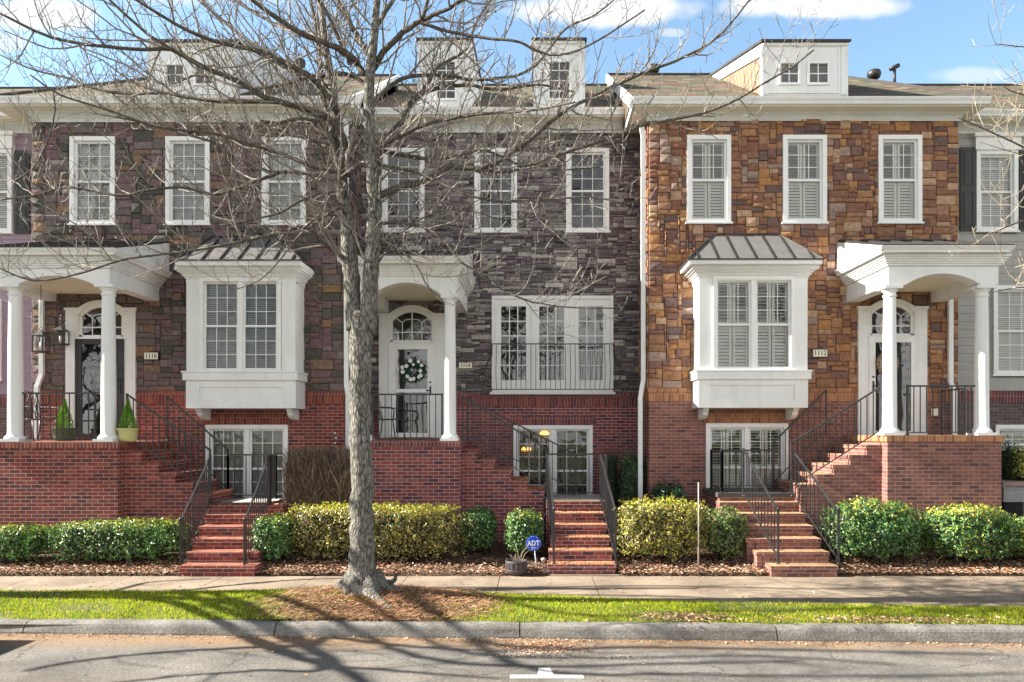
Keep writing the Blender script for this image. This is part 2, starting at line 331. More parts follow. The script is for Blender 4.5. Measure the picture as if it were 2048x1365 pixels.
def sash_window(par, x0, x1, z0, z1, y, leaves=1, cols=3, rows=3, kind='blind', casing=.10, grids=(1, 1), sill=True, name='window', trimm=None, blindm=None, subs_of=None, tilt=1.0):
    """double-hung window: casing, sashes, glass, blind or shutters. leaves side by side"""
    tm = trimm or STRIM; mb = MB()
    frame_ring(mb, x0, x1, z0, z1, casing, y-.055, y+.10, wb=casing*.55)
    if sill: mb.box(x0-.03, x1+.03, y-.075, y+.02, z0-.035, z0+.002)
    if subs_of is None: fr = mb.build(name, tm, par)
    else: fr = mb.build('window_frame', tm, subs_of)
    P = fr if subs_of is None else subs_of
    ix0, ix1, iz0, iz1 = x0+casing, x1-casing, z0+casing*.55, z1-casing
    lw = (ix1-ix0)/leaves; sm = MB(); gm = MB(); bm = MB(); zm = (iz0+iz1)/2
    for k in range(leaves):
        a = ix0+k*lw; b = a+lw
        if leaves > 1:
            if k > 0: sm.box(a-.045, a+.045, y-.035, y+.10, iz0, iz1)
            a2 = a+(.045 if k else 0); b2 = b-(.045 if k < leaves-1 else 0)
        else: a2, b2 = a, b
        for q, (u, v) in enumerate(((iz0, zm+.02), (zm-.02, iz1))):
            yy = y+.012 if q else y-.008
            frame_ring(sm, a2, b2, u, v, .042, yy, yy+.05)
            if grids[q]:
                for c in range(1, cols):
                    xx = a2+.042+(b2-a2-.084)*c/cols; sm.box(xx-.0065, xx+.0065, yy+.022, yy+.036, u+.042, v-.042)
                for r in range(1, rows):
                    zz = u+.042+(v-u-.084)*r/rows; sm.box(a2+.042, b2-.042, yy+.023, yy+.035, zz-.0065, zz+.0065)
            gm.quad((a2+.03, yy+.026, u+.03), (b2-.03, yy+.026, u+.03), (b2-.03, yy+.026, v-.03), (a2+.03, yy+.026, v-.03))
        if kind == 'blind': slats(bm, a2+.01, b2-.01, iz0+.02, iz1-.02, y+.11, m=0, tilt=tilt)
        elif kind == 'shutter':   # interior plantation shutters
            c = (a2+b2)/2
            for (p, q2) in ((a2+.02, c-.01), (c+.01, b2-.02)):
                for (u, v) in ((iz0+.02, zm-.02), (zm+.02, iz1-.02)):
                    frame_ring(bm, p, q2, u, v, .05, y+.09, y+.12)
                    slats(bm, p+.05, q2-.05, u+.05, v-.05, y+.115, pitch=.062, wd=.06, tilt=1.0 if u < zm-.1 else .35)
    sm.build('sash', tm, P)
    gm.build('window_pane', GLASS, P)
    if bm.v: bm.build('shutter_blind' if kind == 'shutter' else 'window_blind', blindm or BLIND, P)
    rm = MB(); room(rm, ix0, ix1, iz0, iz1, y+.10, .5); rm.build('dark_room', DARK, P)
    return fr
def rail_run(mb, p0, p1, h, bot=.09, posts=(True, True), sp=.115, thick=.009, hr=.018, post_r=.018):
    """iron railing along p0->p1 (foot points); handrail at height h above the foot line"""
    p0 = Vector(p0); p1 = Vector(p1); d = p1-p0; ln = Vector((d.x, d.y, 0)).length or d.length
    up = Vector((0,0,1))
    def bar(a, b, r):
        mb.tube([a, b], r*1.2, 4, 0, smooth=False)
    bar(p0+up*h, p1+up*h, hr); bar(p0+up*bot, p1+up*bot, .011)
    n = max(1, int(ln/sp))
    for i in range(1, n):
        q = p0+d*(i/n); bar(q+up*bot, q+up*h, thick)
    for k, q in enumerate((p0, p1)):
        if posts[k]:
            bar(q, q+up*(h+.02), post_r)
            mb.tube([q, q+up*.03], [.035, .025], 8)
def steps(mb, xl0, xr0, xl1, xr1, yf, yb, n, z1, zb=-.02, over=.02, tz=.07):
    """flight climbing away from the street: front edge at yf with n risers up to z1; x interpolates bottom->top"""
    rise = z1/n; run = (yb-yf)/(n-1)
    for i in range(n):
        t = i/(n-1); xl = xl0+(xl1-xl0)*t; xr = xr0+(xr1-xr0)*t
        y0 = yf+i*run; top = rise*(i+1)
        ye = yb+.001*i if i < n-1 else yb+.25
        mb.box(xl+.012, xr-.012, y0+over, y0+run+over-.001 if i < n-1 else ye, zb, top-tz, 0)
        mb.box(xl, xr, y0, y0+run+over+.05 if i < n-1 else ye, top-tz, top, 0, top=1)
def side_steps(mb, xa, za, xb, zb_, n, y0, y1, base=-.02, over=.02, tz=.07):
    """flight parallel to the front: from (xa, za) high to (xb, zb_) low, n risers"""
    rise = (za-zb_)/n; dx = (xb-xa)/(n-1); s = 1 if dx > 0 else -1
    for i in range(n-1):
        x0 = xa+dx*i; x1 = x0+dx; top = za-rise*(i+1)
        mb.box(x0-s*over, x1-s*over, y0+.012, y1-.012, base, top-tz, 0)
        mb.box(x0-s*.03, x1, y0, y1, top-tz, top, 0, top=1)
def column(name, cx, cy, z0, z1, r, par):
    mb = MB(); H = z1-z0
    mb.box(cx-r*1.45, cx+r*1.45, cy-r*1.45, cy+r*1.45, z0, z0+.05)
    mb.lathe(cx, cy, [(r*1.4, z0+.05), (r*1.42, z0+.075), (r*1.3, z0+.10), (r*1.12, z0+.12), (r*1.02, z0+.16), (r, z0+H*.3), (r*.95, z0+H*.6), (r*.86, z1-.22), (r*.84, z1-.20), (r*1.0, z1-.19), (r*1.0, z1-.165), (r*.86, z1-.16), (r*.86, z1-.11), (r*1.1, z1-.09), (r*1.22, z1-.055)], 32)
    mb.box(cx-r*1.35, cx+r*1.35, cy-r*1.35, cy+r*1.35, z1-.055, z1)
    return mb.build(name, TRIM, par)
def cornice(par, x0, x1, y, ztop_wall, z_gut, over, xl, xr, gut_h=.13, wall_y=None):
    """frieze, soffit and gutter; x0..x1 wall, xl..xr eave"""
    mb = MB(); yf = y-over
    fh = z_gut-gut_h+.01-ztop_wall
    mb.box(x0-.03, x1+.03, y-.04, y+.1, ztop_wall, z_gut-gut_h-.02)              # frieze board
    for k in range(6):                                                           # bed moulding, a quarter round
        a = k/6*math.pi/2; b = (k+1)/6*math.pi/2; q = .14
        mb.box(x0-.04, x1+.04, y-.04-q*(1-math.cos(b))-.001, y-.03, z_gut-gut_h-.04-q*(1-math.sin(b)), z_gut-gut_h-.04-q*(1-math.sin(b))+.03)
    o = mb.build('frieze', TRIM, par)
    mb = MB(); mb.box(xl, xr, yf+.02, y+.4, z_gut-gut_h-.02, z_gut-gut_h+.01); mb.build('soffit', CREAM, par)
    g = MB()
    prof = [(yf+.02, z_gut-gut_h+.0), (yf-.04, z_gut-gut_h+.005), (yf-.055, z_gut-gut_h+.05), (yf-.09, z_gut-.03), (yf-.095, z_gut), (yf+.02, z_gut-.002)]
    g.prism([(a, b) for a, b in prof], xl-.05, xr+.05, axis='x')
    g.box(xl-.05, xl, yf+.021, y+.4, z_gut-gut_h+.012, z_gut-.01); g.box(xr, xr+.05, yf+.021, y+.4, z_gut-gut_h+.012, z_gut-.01)
    g.build('gutter', TRIM, par)
def text_mesh(body, size, x, y, z, par, mat, name='lettering', depth=.004, bold=False, sx=1):
    cu = bpy.data.curves.new(name, 'FONT'); cu.body = body; cu.size = size; cu.align_x = 'CENTER'; cu.align_y = 'CENTER'; cu.extrude = depth; cu.resolution_u = 2
    if bold: cu.offset = size*.02
    t = bpy.data.objects.new(name, cu); COL.objects.link(t)
    dg = bpy.context.evaluated_depsgraph_get(); me = bpy.data.meshes.new_from_object(t.evaluated_get(dg))
    bpy.data.objects.remove(t)
    me.transform(Matrix.Translation((x, y, z)) @ Matrix.Rotation(R(90), 4, 'X') @ Matrix.Diagonal((sx, 1, 1, 1)))
    me.materials.clear(); me.materials.append(mat)
    o = bpy.data.objects.new(name, me); COL.objects.link(o); o.parent = par
    if par.type == 'EMPTY': o.location = -Vector(par.location)
    return o
PLQ = plain('plaque_cream', (.78, .76, .66), .4, var=.03)
PLQD = plain('plaque_border', (.035, .03, .02), .5)
def plaque(par, num, px0, px1, py0, py1, D):
    x0, x1, z0, z1 = PX(px0, D), PX(px1, D), PZ(py1, D), PZ(py0, D); y = D-.075
    mb = MB(); mb.box(x0, x1, y, D+.02, z0, z1, 0); mb.box(x0+.016, x1-.016, y-.006, y+.002, z0+.016, z1-.016, 1)
    mb.box((x0+x1)/2-.05, (x0+x1)/2+.05, y+.002, D, z1, z1+.02, 0)
    o = mb.build('number_plaque', [PLQD, PLQ], par)
    text_mesh(num, (z1-z0)*.85, (x0+x1)/2, y-.009, (z0+z1)/2, o, PLQD, sx=.86)
def arch_pts(x0, x1, zs, rise, n=20):
    """points of a segmental arch from (x0, zs) up over to (x1, zs)"""
    c = (x0+x1)/2; h = (x1-x0)/2; r = (h*h+rise*rise)/(2*rise); zc = zs+rise-r; a = math.asin(min(1, h/r))
    return [(c+r*math.sin(-a+2*a*i/n), zc+r*math.cos(-a+2*a*i/n)) for i in range(n+1)]
def arch_band(mb, pts_o, pts_i, y0, y1, m=0):
    for i in range(len(pts_o)-1):
        a, b, c, d = pts_o[i], pts_o[i+1], pts_i[i+1], pts_i[i]
        mb.hexa([(d[0],y0,d[1]),(c[0],y0,c[1]),(c[0],y1,c[1]),(d[0],y1,d[1]),(a[0],y0,a[1]),(b[0],y0,b[1]),(b[0],y1,b[1]),(a[0],y1,a[1])], m)
def entrance(par, D, px0, px1, pyt, pyarch, gx0, gx1, gyt, gyb, dx0, dx1, dyt, dyb, glx0, glx1, gly0, gly1, dark=False, midbar=None):
    """arched surround with fan transom and storm door, all numbers are photo pixels at depth D"""
    X = lambda p: PX(p, D); Zz = lambda p: PZ(p, D)
    f = MB(); y0 = D-.07; pw = (X(px1)-X(px0))*.13
    for (a, b) in ((X(px0), X(px0)+pw*1.35), (X(px1)-pw*1.35, X(px1))):
        f.box(a, b, y0, D+.1, Zz(dyb)-.02, Zz(pyt)-.05); f.box(a-.02, b+.02, y0-.02, D+.1, Zz(pyt)-.05, Zz(pyt)); f.box(a-.005, b+.005, y0-.01, D+.1, Zz(pyt)-.34, Zz(pyt)-.31)
        f.box(a+pw*.3, b-pw*.3, y0-.006, y0+.01, Zz(dyb)+.15, Zz(pyt)-.36)
    a0, a1 = X(gx0)-.15, X(gx1)+.15; zs = Zz(pyt)-.12
    po = arch_pts(a0, a1, zs, Zz(pyarch)-zs); zs2 = zs-.02
    pi_ = arch_pts(X(gx0)-.03, X(gx1)+.03, zs2, Zz(gyt)+.02-zs2)
    arch_band(f, po, pi_, D-.085, D+.1)
    f.box(a0, X(gx0)-.03, D-.06, D+.1, Zz(dyb), zs); f.box(X(gx1)+.03, a1, D-.06, D+.1, Zz(dyb), zs)
    f.box(X(gx0)-.03, X(gx1)+.03, D-.075, D+.1, Zz(dyt), Zz(gyb)); f.box(X(gx0)-.1, X(gx1)+.1, D-.10, D-.074, Zz(gyb)-.045, Zz(gyb)-.01)
    f.box(X(px0)+pw, a0+.005, D-.045, D+.1, Zz(dyb), Zz(pyt)-.05); f.box(a1-.005, X(px1)-pw, D-.045, D+.1, Zz(dyb), Zz(pyt)-.05)
    surround = f.build('door_surround', TRIM, par)
    t = MB(); x0, x1 = X(gx0), X(gx1); zb = Zz(gyb); zt = Zz(gyt); yy = D-.02; cx = (x0+x1)/2
    pin = arch_pts(x0-.03, x1+.03, zs2, zt+.02-zs2, 20)
    pb = [(a, b) for a, b in arch_pts(x0+.02, x1-.02, zs2-.03, zt-.03-zs2, 20)]
    arch_band(t, pin, pb, yy-.02, yy+.04)
    t.box(x0-.03, x0+.02, yy-.02, yy+.04, zb, zs2-.02); t.box(x1-.02, x1+.03, yy-.02, yy+.04, zb, zs2-.02); t.box(x0-.03, x1+.03, yy-.02, yy+.04, zb, zb+.04)
    t.box(cx-.012, cx+.012, yy-.005, yy+.02, zb+.03, zt); h = zt-zb
    zr = zb+h*.30; t.box(x0, x1, yy-.004, yy+.02, zr-.011, zr+.011)
    q = [(x0+(x1-x0)*.26, zb+.03), (x0+(x1-x0)*.26, zb+h*.60), (cx-.14, zb+h*.69), (cx, zb+h*.71), (cx+.14, zb+h*.69), (x1-(x1-x0)*.26, zb+h*.60), (x1-(x1-x0)*.26, zb+.03)]
    t.tube([(a, yy+.008, b) for a, b in q], .011, 6)
    for s in (-1, 1):
        t.tube([(cx+s*(x1-x0)*.24, yy+.008, zb+h*.60), (cx+s*(x1-x0)*.47, yy+.008, zb+h*.80)], .011, 6)
    tr = t.build('transom_window', STRIM, par)
    g = MB(); n = len(pb); g.add([(a, yy+.012, b) for a, b in pb]+[(x1, yy+.012, zb), (x0, yy+.012, zb)], [tuple(range(n+2))]); g.build('transom_pane', GLASSR, tr)
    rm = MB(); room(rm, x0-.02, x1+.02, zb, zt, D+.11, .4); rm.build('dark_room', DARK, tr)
    d = MB(); a0, a1, b0, b1 = X(dx0), X(dx1), Zz(dyb), Zz(dyt); mm = BLACKP if dark else STRIM
    g0, g1, h0, h1 = X(glx0), X(glx1), Zz(gly1), Zz(gly0)
    d.box(a0, g0, D-.09, D-.05, b0, b1); d.box(g1, a1, D-.09, D-.05, b0, b1); d.box(g0, g1, D-.09, D-.05, b0, h0); d.box(g0, g1, D-.09, D-.05, h1, b1)
    frame_ring(d, a0-.035, a1+.035, b0-.01, b1+.035, .035, D-.098, D-.03)
    if midbar: d.box(g0, g1, D-.10, D-.05, Zz(midbar[1]), Zz(midbar[0]))
    door = d.build('storm_door', mm, par, 'dark storm door with a tall glass panel' if dark else None)
    g = MB(); g.quad((g0, D-.07, h0), (g1, D-.07, h0), (g1, D-.07, h1), (g0, D-.07, h1)); g.build('door_pane', GLASSR, door)
    k = MB(); kx = (a1-(a1-g1)*.5) if not (dx0 < 1750 < dx1) else a0+(g0-a0)*.5
    zh = b0+1.02; k.box(kx-.018, kx+.018, D-.105, D-.088, zh-.1, zh+.1); k.tube([(kx, D-.10, zh), (kx, D-.14, zh), (kx-.09*(1 if kx > cx else -1), D-.14, zh)], .011, 8); k.lathe(kx, D-.105, [(.001, zh+.17), (.022, zh+.17), (.022, zh+.2), (.001, zh+.2)], 10)
    k.build('door_handle', IRON, door)
    b = MB(); b.box(a0, a1, D+.05, D+.09, b0, b1); c = (g0+g1)/2
    b.box(g0-.02, g0+.05, D+.03, D+.05, h0, h1)
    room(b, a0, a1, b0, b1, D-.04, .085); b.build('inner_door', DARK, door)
def iron_balusters_note(): pass
def bay_window(par, D, Df, bx0, bx1, wx0, wx1, wyt, wyb, by0, by1, bot, pnl, ey0, ey1, ex0, ex1, rt, rx0, rx1, kind, grids, roofm):
    X = lambda p, d=Df: PX(p, d); Zz = lambda p, d=Df: PZ(p, d)
    x0, x1 = X(bx0), X(bx1); zb = Zz(bot); ze = Zz(ey1, Df-.3); mb = MB()
    wx_0, wx_1, wz0, wz1 = X(wx0)-.07, X(wx1)+.07, Zz(wyb)-.05, Zz(wyt)+.07
    wall_face(mb, x0, x1, zb, ze, Df, [(wx_0, wx_1, wz0, wz1)])
    mb.quad((x0, Df, zb), (x0, D, zb), (x0, D, ze), (x0, Df, ze)); mb.quad((x1, Df, zb), (x1, D, zb), (x1, D, ze), (x1, Df, ze)); mb.quad((x0, Df, zb), (x1, Df, zb), (x1, D, zb), (x0, D, zb))
    for (a, b) in ((x0-.012, x0+.26), (x1-.26, x1+.012)):   # corner boards
        mb.box(a, b, Df-.022, Df+.02, Zz(by0), ze-.25)
    mb.box(x0-.02, x0+.0, Df+.0203, Df+.20, Zz(by0), ze-.251); mb.box(x1, x1+.02, Df+.0203, Df+.20, Zz(by0), ze-.251)
    mb.box(x0-.07, x1+.07, Df-.07, D, Zz(by1), Zz(by0)); mb.box(x0-.09, x1+.09, Df-.09, D, Zz(by0), Zz(by0)+.03)
    mb.box(wx_0-.08, wx_1+.08, Df-.06, Df+.02, wz0-.06, wz0-.01)
    zp0, zp1 = Zz(pnl[3]), Zz(pnl[2]); xp0, xp1 = X(pnl[0]), X(pnl[1])
    mb.box(x0-.022, x0, Df+.0103, D-.003, zb, Zz(by1)-.001); mb.box(x1, x1+.022, Df+.0103, D-.003, zb, Zz(by1)-.001)
    mb.box(x0-.022, xp0, Df-.022, Df+.01, zb, Zz(by1)); mb.box(xp1, x1+.022, Df-.022, Df+.01, zb, Zz(by1))
    mb.box(xp0, xp1, Df-.022, Df+.01, zb, zp0); mb.box(xp0, xp1, Df-.022, Df+.01, zp1, Zz(by1))
    bay = mb.build('bay_window', TRIM, par)
    cr = MB()
    for k, (o, h) in enumerate(((.02, .28), (.04, .20), (.07, .16), (.10, .12), (.14, .09), (.18, .06))):
        cr.box(x0-o, x1+o, Df-o, D-.002*k, ze-h, ze-h+.08)
    xe0, xe1 = X(ex0, Df-.3), X(ex1, Df-.3)
    cr.box(xe0, xe1, Df-.3, D-.01, ze, Zz(ey0, Df-.3)); cr.build('bay_cornice', TRIM, bay)
    r = MB(); zr0 = Zz(ey0, Df-.3)+.012; zr1 = PZ(rt, D); a0, a1 = PX(rx0, D), PX(rx1, D)
    r.box(xe0-.03, xe1+.03, Df-.33, D-.012, zr0-.012, zr0+.012, 1)
    A, B = (xe0-.01, Df-.31, zr0), (xe1+.01, Df-.31, zr0); C, E = (a1, D-.0, zr1), (a0, D-.0, zr1); G, H = (xe0-.01, D, zr0), (xe1+.01, D, zr0)
    r.quad(A, B, C, E, 0); r.add([A, E, G], [(0, 1, 2)], 0); r.add([B, H, C], [(0, 1, 2)], 0)
    n = 6
    def lerp(p, q, t): return tuple(p[i]+(q[i]-p[i])*t for i in range(3))
    for i in range(n+1):
        # standing seams run straight up the slope, the outer ones end on the hips
        t = (i+.5)/(n+1); xb = A[0]+(B[0]-A[0])*t
        if xb < a0: s = (xb-A[0])/(a0-A[0])
        elif xb > a1: s = (B[0]-xb)/(B[0]-a1)
        else: s = 1
        p = (xb, A[1], zr0); q = (xb, A[1]+(D-A[1])*s, zr0+(zr1-zr0)*s)
        r.hexa([(p[0]-.012,p[1],p[2]),(p[0]+.012,p[1],p[2]),(q[0]+.012,q[1],q[2]),(q[0]-.012,q[1],q[2]),(p[0]-.012,p[1],p[2]+.035),(p[0]+.012,p[1],p[2]+.035),(q[0]+.012,q[1],q[2]+.035),(q[0]-.012,q[1],q[2]+.035)], 1)
    for p, q in ((A, E), (B, C)): r.tube([(p[0], p[1], p[2]+.015), (q[0], q[1], q[2]+.015)], .022, 6, 1, smooth=False)
    r.tube([(a0, D-.02, zr1+.01), (a1, D-.02, zr1+.01)], .022, 6, 1, smooth=False)
    r.build('bay_roof', [roofm, SEAMD], bay)
    sash_window(par, wx_0, wx_1, wz0, wz1, Df, leaves=2, cols=3, rows=3, kind=kind, casing=.07, grids=grids, sill=False, subs_of=bay, blindm=BLINDG if kind == 'blind' else None)
    for s in (x0+.16, x1-.16):
        b = MB(); pr = [(D, zb), (Df+.12, zb), (Df+.12, zb-.05), (Df+.16, zb-.07), (Df+.2, zb-.14), (Df+.3, zb-.2), (D, zb-.24)]
        b.prism(pr, s-.055, s+.055, axis='x'); b.build('bracket', TRIM, bay)
    return bay
def roof_main(par, eL, eR, rL, rR, yE, zE, yR, zR, hipL=False, hipR=False, yB=None):
    mb = MB(); yB = yB or yR+(yR-yE)
    A, B = (eL, yE, zE), (eR, yE, zE); C, Dd = (rR, yR, zR), (rL, yR, zR); E, G = (eR, yB, zE), (eL, yB, zE)
    mb.quad(A, B, C, Dd); mb.quad(E, G, Dd, C)
    mb.add([B, E, C], [(0, 1, 2)], 0); mb.add([G, A, Dd], [(0, 1, 2)], 0)
    mb.box(eL, eR, yE, yE+.02, zE-.03, zE)
    r = mb.build('roof', SHINGLE, par)
    c = MB(); c.tube([(rL, yR, zR+.015), (rR, yR, zR+.015)], .05, 6, 0, smooth=False)
    if hipR: c.tube([(eR, yE, zE+.02), (rR, yR, zR+.02)], .04, 6, 0, smooth=False)
    if hipL: c.tube([(eL, yE, zE+.02), (rL, yR, zR+.02)], .04, 6, 0, smooth=False)
    c.build('ridge_cap', RIDGE, r)
    return r
RIDGE = plain('ridge_shingle', (.05, .045, .045), .9)
def dormer(par, D, px0, px1, pyt, pyb, wins, roofline, slope_end_y, zb_end, sidem, kindrows=2):
    """shed dormer: front face in photo pixels at D; roof climbs back to slope_end_y"""
    x0, x1, z0, z1 = PX(px0, D), PX(px1, D), PZ(pyb, D), PZ(pyt, D)
    mb = MB(); ops = [(PX(a, D), PX(b, D), PZ(d, D), PZ(c, D)) for a, b, c, d in wins]
    wall_face(mb, x0, x1, z0-.06, z1, D, ops, 0)
    zE = zb_end
    mb.box(x0-.01, x0+.1, D-.015, D+.01, z0, z1); mb.box(x1-.1, x1+.01, D-.015, D+.01, z0, z1)
    if px1-px0 > 120:
        frame_ring(mb, ops[0][0]-.28, ops[-1][1]+.2, ops[0][2]-.17, ops[0][3]+.42, .03, D-.02, D+.01)
    else: mb.box(x0-.01, x1+.01, D-.03, D+.01, z0-.04, z0+.06)
    mb.box(x0-.02, x1+.02, D-.05, D-.0, z1-.05, z1-.0)
    d = mb.build('dormer', TRIM, par)
    s = MB()
    for xs, sg in ((x0, -1), (x1, 1)):
        P0, P1, P2, P3 = (xs, D, z0-.06), (xs, D, z1), (xs, slope_end_y, zE), (xs, slope_end_y, zE-.6)
        s.quad(P0, P1, P2, P3, 0)
        # slanted boards following the roof
        for k in range(1, 14):
            t = k/14; a = Vector(P1).lerp(Vector(P2), t); b = Vector(P0).lerp(Vector(P3), t*.75+.0)
            s.tube([tuple(a+Vector((sg*.004,0,0))), tuple(b+Vector((sg*.004,0,0)))], .008, 4, 0, smooth=False)
    s.build('dormer_side', sidem, d)
    f = MB()
    for xs, sg in ((x0, -1), (x1, 1)):
        a, b = sorted((xs, xs+sg*.035))
        f.hexa([(a,D-.02,z1-.24),(b,D-.02,z1-.24),(b,slope_end_y,zE-.22),(a,slope_end_y,zE-.22),(a,D-.02,z1),(b,D-.02,z1),(b,slope_end_y,zE),(a,slope_end_y,zE)])
        f.box(a, b, D-.02, D+.13, z0-.05, z1-.23)
    f.build('dormer_fascia', TRIM, d)
    r = MB(); r.hexa([(x0-.07,D-.09,z1),(x1+.07,D-.09,z1),(x1+.07,slope_end_y,zE),(x0-.07,slope_end_y,zE),(x0-.07,D-.09,z1+.05),(x1+.07,D-.09,z1+.05),(x1+.07,slope_end_y,zE+.05),(x0-.07,slope_end_y,zE+.05)])
    r.build('dormer_roof', RIDGE, d)
    for (a, b, c, e) in ops:
        fr = MB(); frame_ring(fr, a, b, c, e, .045, D-.035, D+.06)
        cc = (a+b)/2; fr.box(cc-.01, cc+.01, D-.0, D+.03, c, e)
        for k in range(1, kindrows):
            zz = c+(e-c)*k/kindrows; fr.box(a, b, D+.001, D+.029, zz-.01, zz+.01)
        fr.build('dormer_window_frame', STRIM, d)
        g = MB(); g.quad((a, D+.015, c), (b, D+.015, c), (b, D+.015, e), (a, D+.015, e)); g.build('dormer_window_pane', GLASS, d)
        rm = MB(); room(rm, a, b, c, e, D+.06, .4); rm.build('dark_room', DARK, d)
def vent_turbine(par, px, py, D, h=.3):
    x = PX(px, D); z = PZ(py, D); mb = MB()
    mb.tube([(x, D, z-.5), (x, D, z-.1)], .07, 10)
    mb.lathe(x, D, [(.08, z-.12), (.14, z-.08), (.17, z), (.15, z+.08), (.06, z+.13), (.01, z+.14)], 14)
    mb.build('roof_vent', BLACKP, par)
def downspout(par, pts, w=.045, dd=.035):
    mb = MB()
    for a, b in zip(pts[:-1], pts[1:]):
        A, B = Vector(a), Vector(b)
        mb.hexa([(B.x-w,B.y-dd,B.z),(B.x+w,B.y-dd,B.z),(B.x+w,B.y+dd,B.z),(B.x-w,B.y+dd,B.z),(A.x-w,A.y-dd,A.z),(A.x+w,A.y-dd,A.z),(A.x+w,A.y+dd,A.z),(A.x-w,A.y+dd,A.z)])
    mb.build('downspout', TRIM, par)
def lap_siding(mb, x0, x1, z0, z1, y, openings, pitch=.17, m=0):
    n = int((z1-z0)/pitch)+1
    for i in range(n):
        a = z0+i*pitch; b = min(z1, a+pitch)
        segs = [(x0, x1)]
        for o in openings:
            if o[2] < (a+b)/2 < o[3]:
                ns = []
                for s in segs:
                    if o[0] > s[0]: ns.append((s[0], min(s[1], o[0])))
                    if o[1] < s[1]: ns.append((max(s[0], o[1]), s[1]))
                segs = [q for q in ns if q[1] > q[0]]
        for (p, q) in segs:
            mb.add([(p, y-.016, a), (q, y-.016, a), (q, y-.004, b), (p, y-.004, b), (p, y, a), (q, y, a)], [(0, 1, 2, 3), (4, 5, 1, 0)], m)
def porch(par, D, Dg, De, ex0, ex1, gx0, gx1, gyt, gyb, colpx, zfloor, col_y, apex_y, arch_px, rooft, cheekL, cheekR, zc, colr=.125):
    """portico: columns, arched entablature, ceiling, gutter and low metal roof. De = depth of the entablature front"""
    zt = PZ(gyb, Dg); zg = PZ(gyt, Dg); x0, x1 = PX(ex0, De), PX(ex1, De); zcol = PZ(col_y, De)
    for c in colpx: column('column', PX(c, De)+.0, De+.16, zfloor, zcol, colr, par)
    mb = MB(); za = PZ(apex_y, De); A0, A1 = PX(arch_px[0], De), PX(arch_px[1], De); y0, y1 = De, De+.30
    pts = arch_pts(A0, A1, zcol+.005, za-zcol, 18)
    for i in range(18):
        a, b = pts[i], pts[i+1]
        mb.hexa([(a[0],y0,a[1]),(b[0],y0,b[1]),(b[0],y1,b[1]),(a[0],y1,a[1]),(a[0],y0,zt),(b[0],y0,zt),(b[0],y1,zt),(a[0],y1,zt)])
    mb.box(x0, A0, y0, y1, zcol, zt); mb.box(A1, x1, y0, y1, zcol, zt)
    mb.box(x0, x0+.26, y1, D, zcol, zt); mb.box(x1-.26, x1, y1, D, zcol, zt)          # side beams
    zf = zcol+(zt-zcol)*.62
    for k, (o, z) in enumerate(((.02, zf), (.035, zf+.05))): mb.box(x0-o, x1+o, y0-o, D-.004*k-.004, z, z+.052)
    for k in range(5):
        o = .04+.026*k; z = zt-.20+.035*k; mb.box(x0-o, x1+o, y0-o, D-.003*k-.02, z, z+.045)
    mb.build('porch_entablature', TRIM, par)
    c = MB(); c.box(x0+.26, x1-.26, y1, D, zc, zc+.03)
    c.build('porch_ceiling', CREAM, par)
    g0, g1 = PX(gx0, Dg), PX(gx1, Dg); g = MB(); yg = Dg
    g.box(g0, g1, yg, D-.03, zt-.01, zt+.02)
    prof = [(yg+.06, zt+.021), (yg+.0, zt+.021), (yg-.03, zt+.06), (yg-.045, zg-.02), (yg-.05, zg), (yg+.06, zg)]
    g.prism(prof, g0-.05, g1+.05, axis='x')
    for xs, s in ((g0, -1), (g1, 1)):
        g.prism([(xs-s*.06, zt+.021), (xs, zt+.021), (xs+s*.03, zt+.06), (xs+s*.045, zg-.02), (xs+s*.05, zg), (xs-s*.06, zg)], yg+.061, D-.04)
    g.build('porch_gutter', TRIM, par)
    r = MB(); zr = PZ(rooft, D); P = [(g0, yg, zg+.005), (g1, yg, zg+.005), (g1-.15*cheekR, D, zr), (g0+.15*cheekL, D, zr)]
    r.quad(*P, 0); n = int((g1-g0)/.42)
    for i in range(n+1):
        x = g0+.05+(g1-g0-.1)*i/n; r.hexa([(x-.012,yg,zg),(x+.012,yg,zg),(x+.012,D,zr),(x-.012,D,zr),(x-.012,yg,zg+.04),(x+.012,yg,zg+.04),(x+.012,D,zr+.04),(x-.012,D,zr+.04)], 1)
    r.box(g0-.03, g1+.03, yg-.055, yg-.02, zg+.001, zg+.018, 1); r.box(g0, g1, D-.05, D-.005, zr-.02, zr+.05, 1)
    for xs, q in ((g0+.02, 1), (g1-.02, 0)):
        r.add([(xs, yg, zg), (xs, D, zg), (xs, D, zr-.01)], [(0, 1, 2)], 2)
    r.build('porch_roof', [SEAMM, SEAMD, TRIM], par)
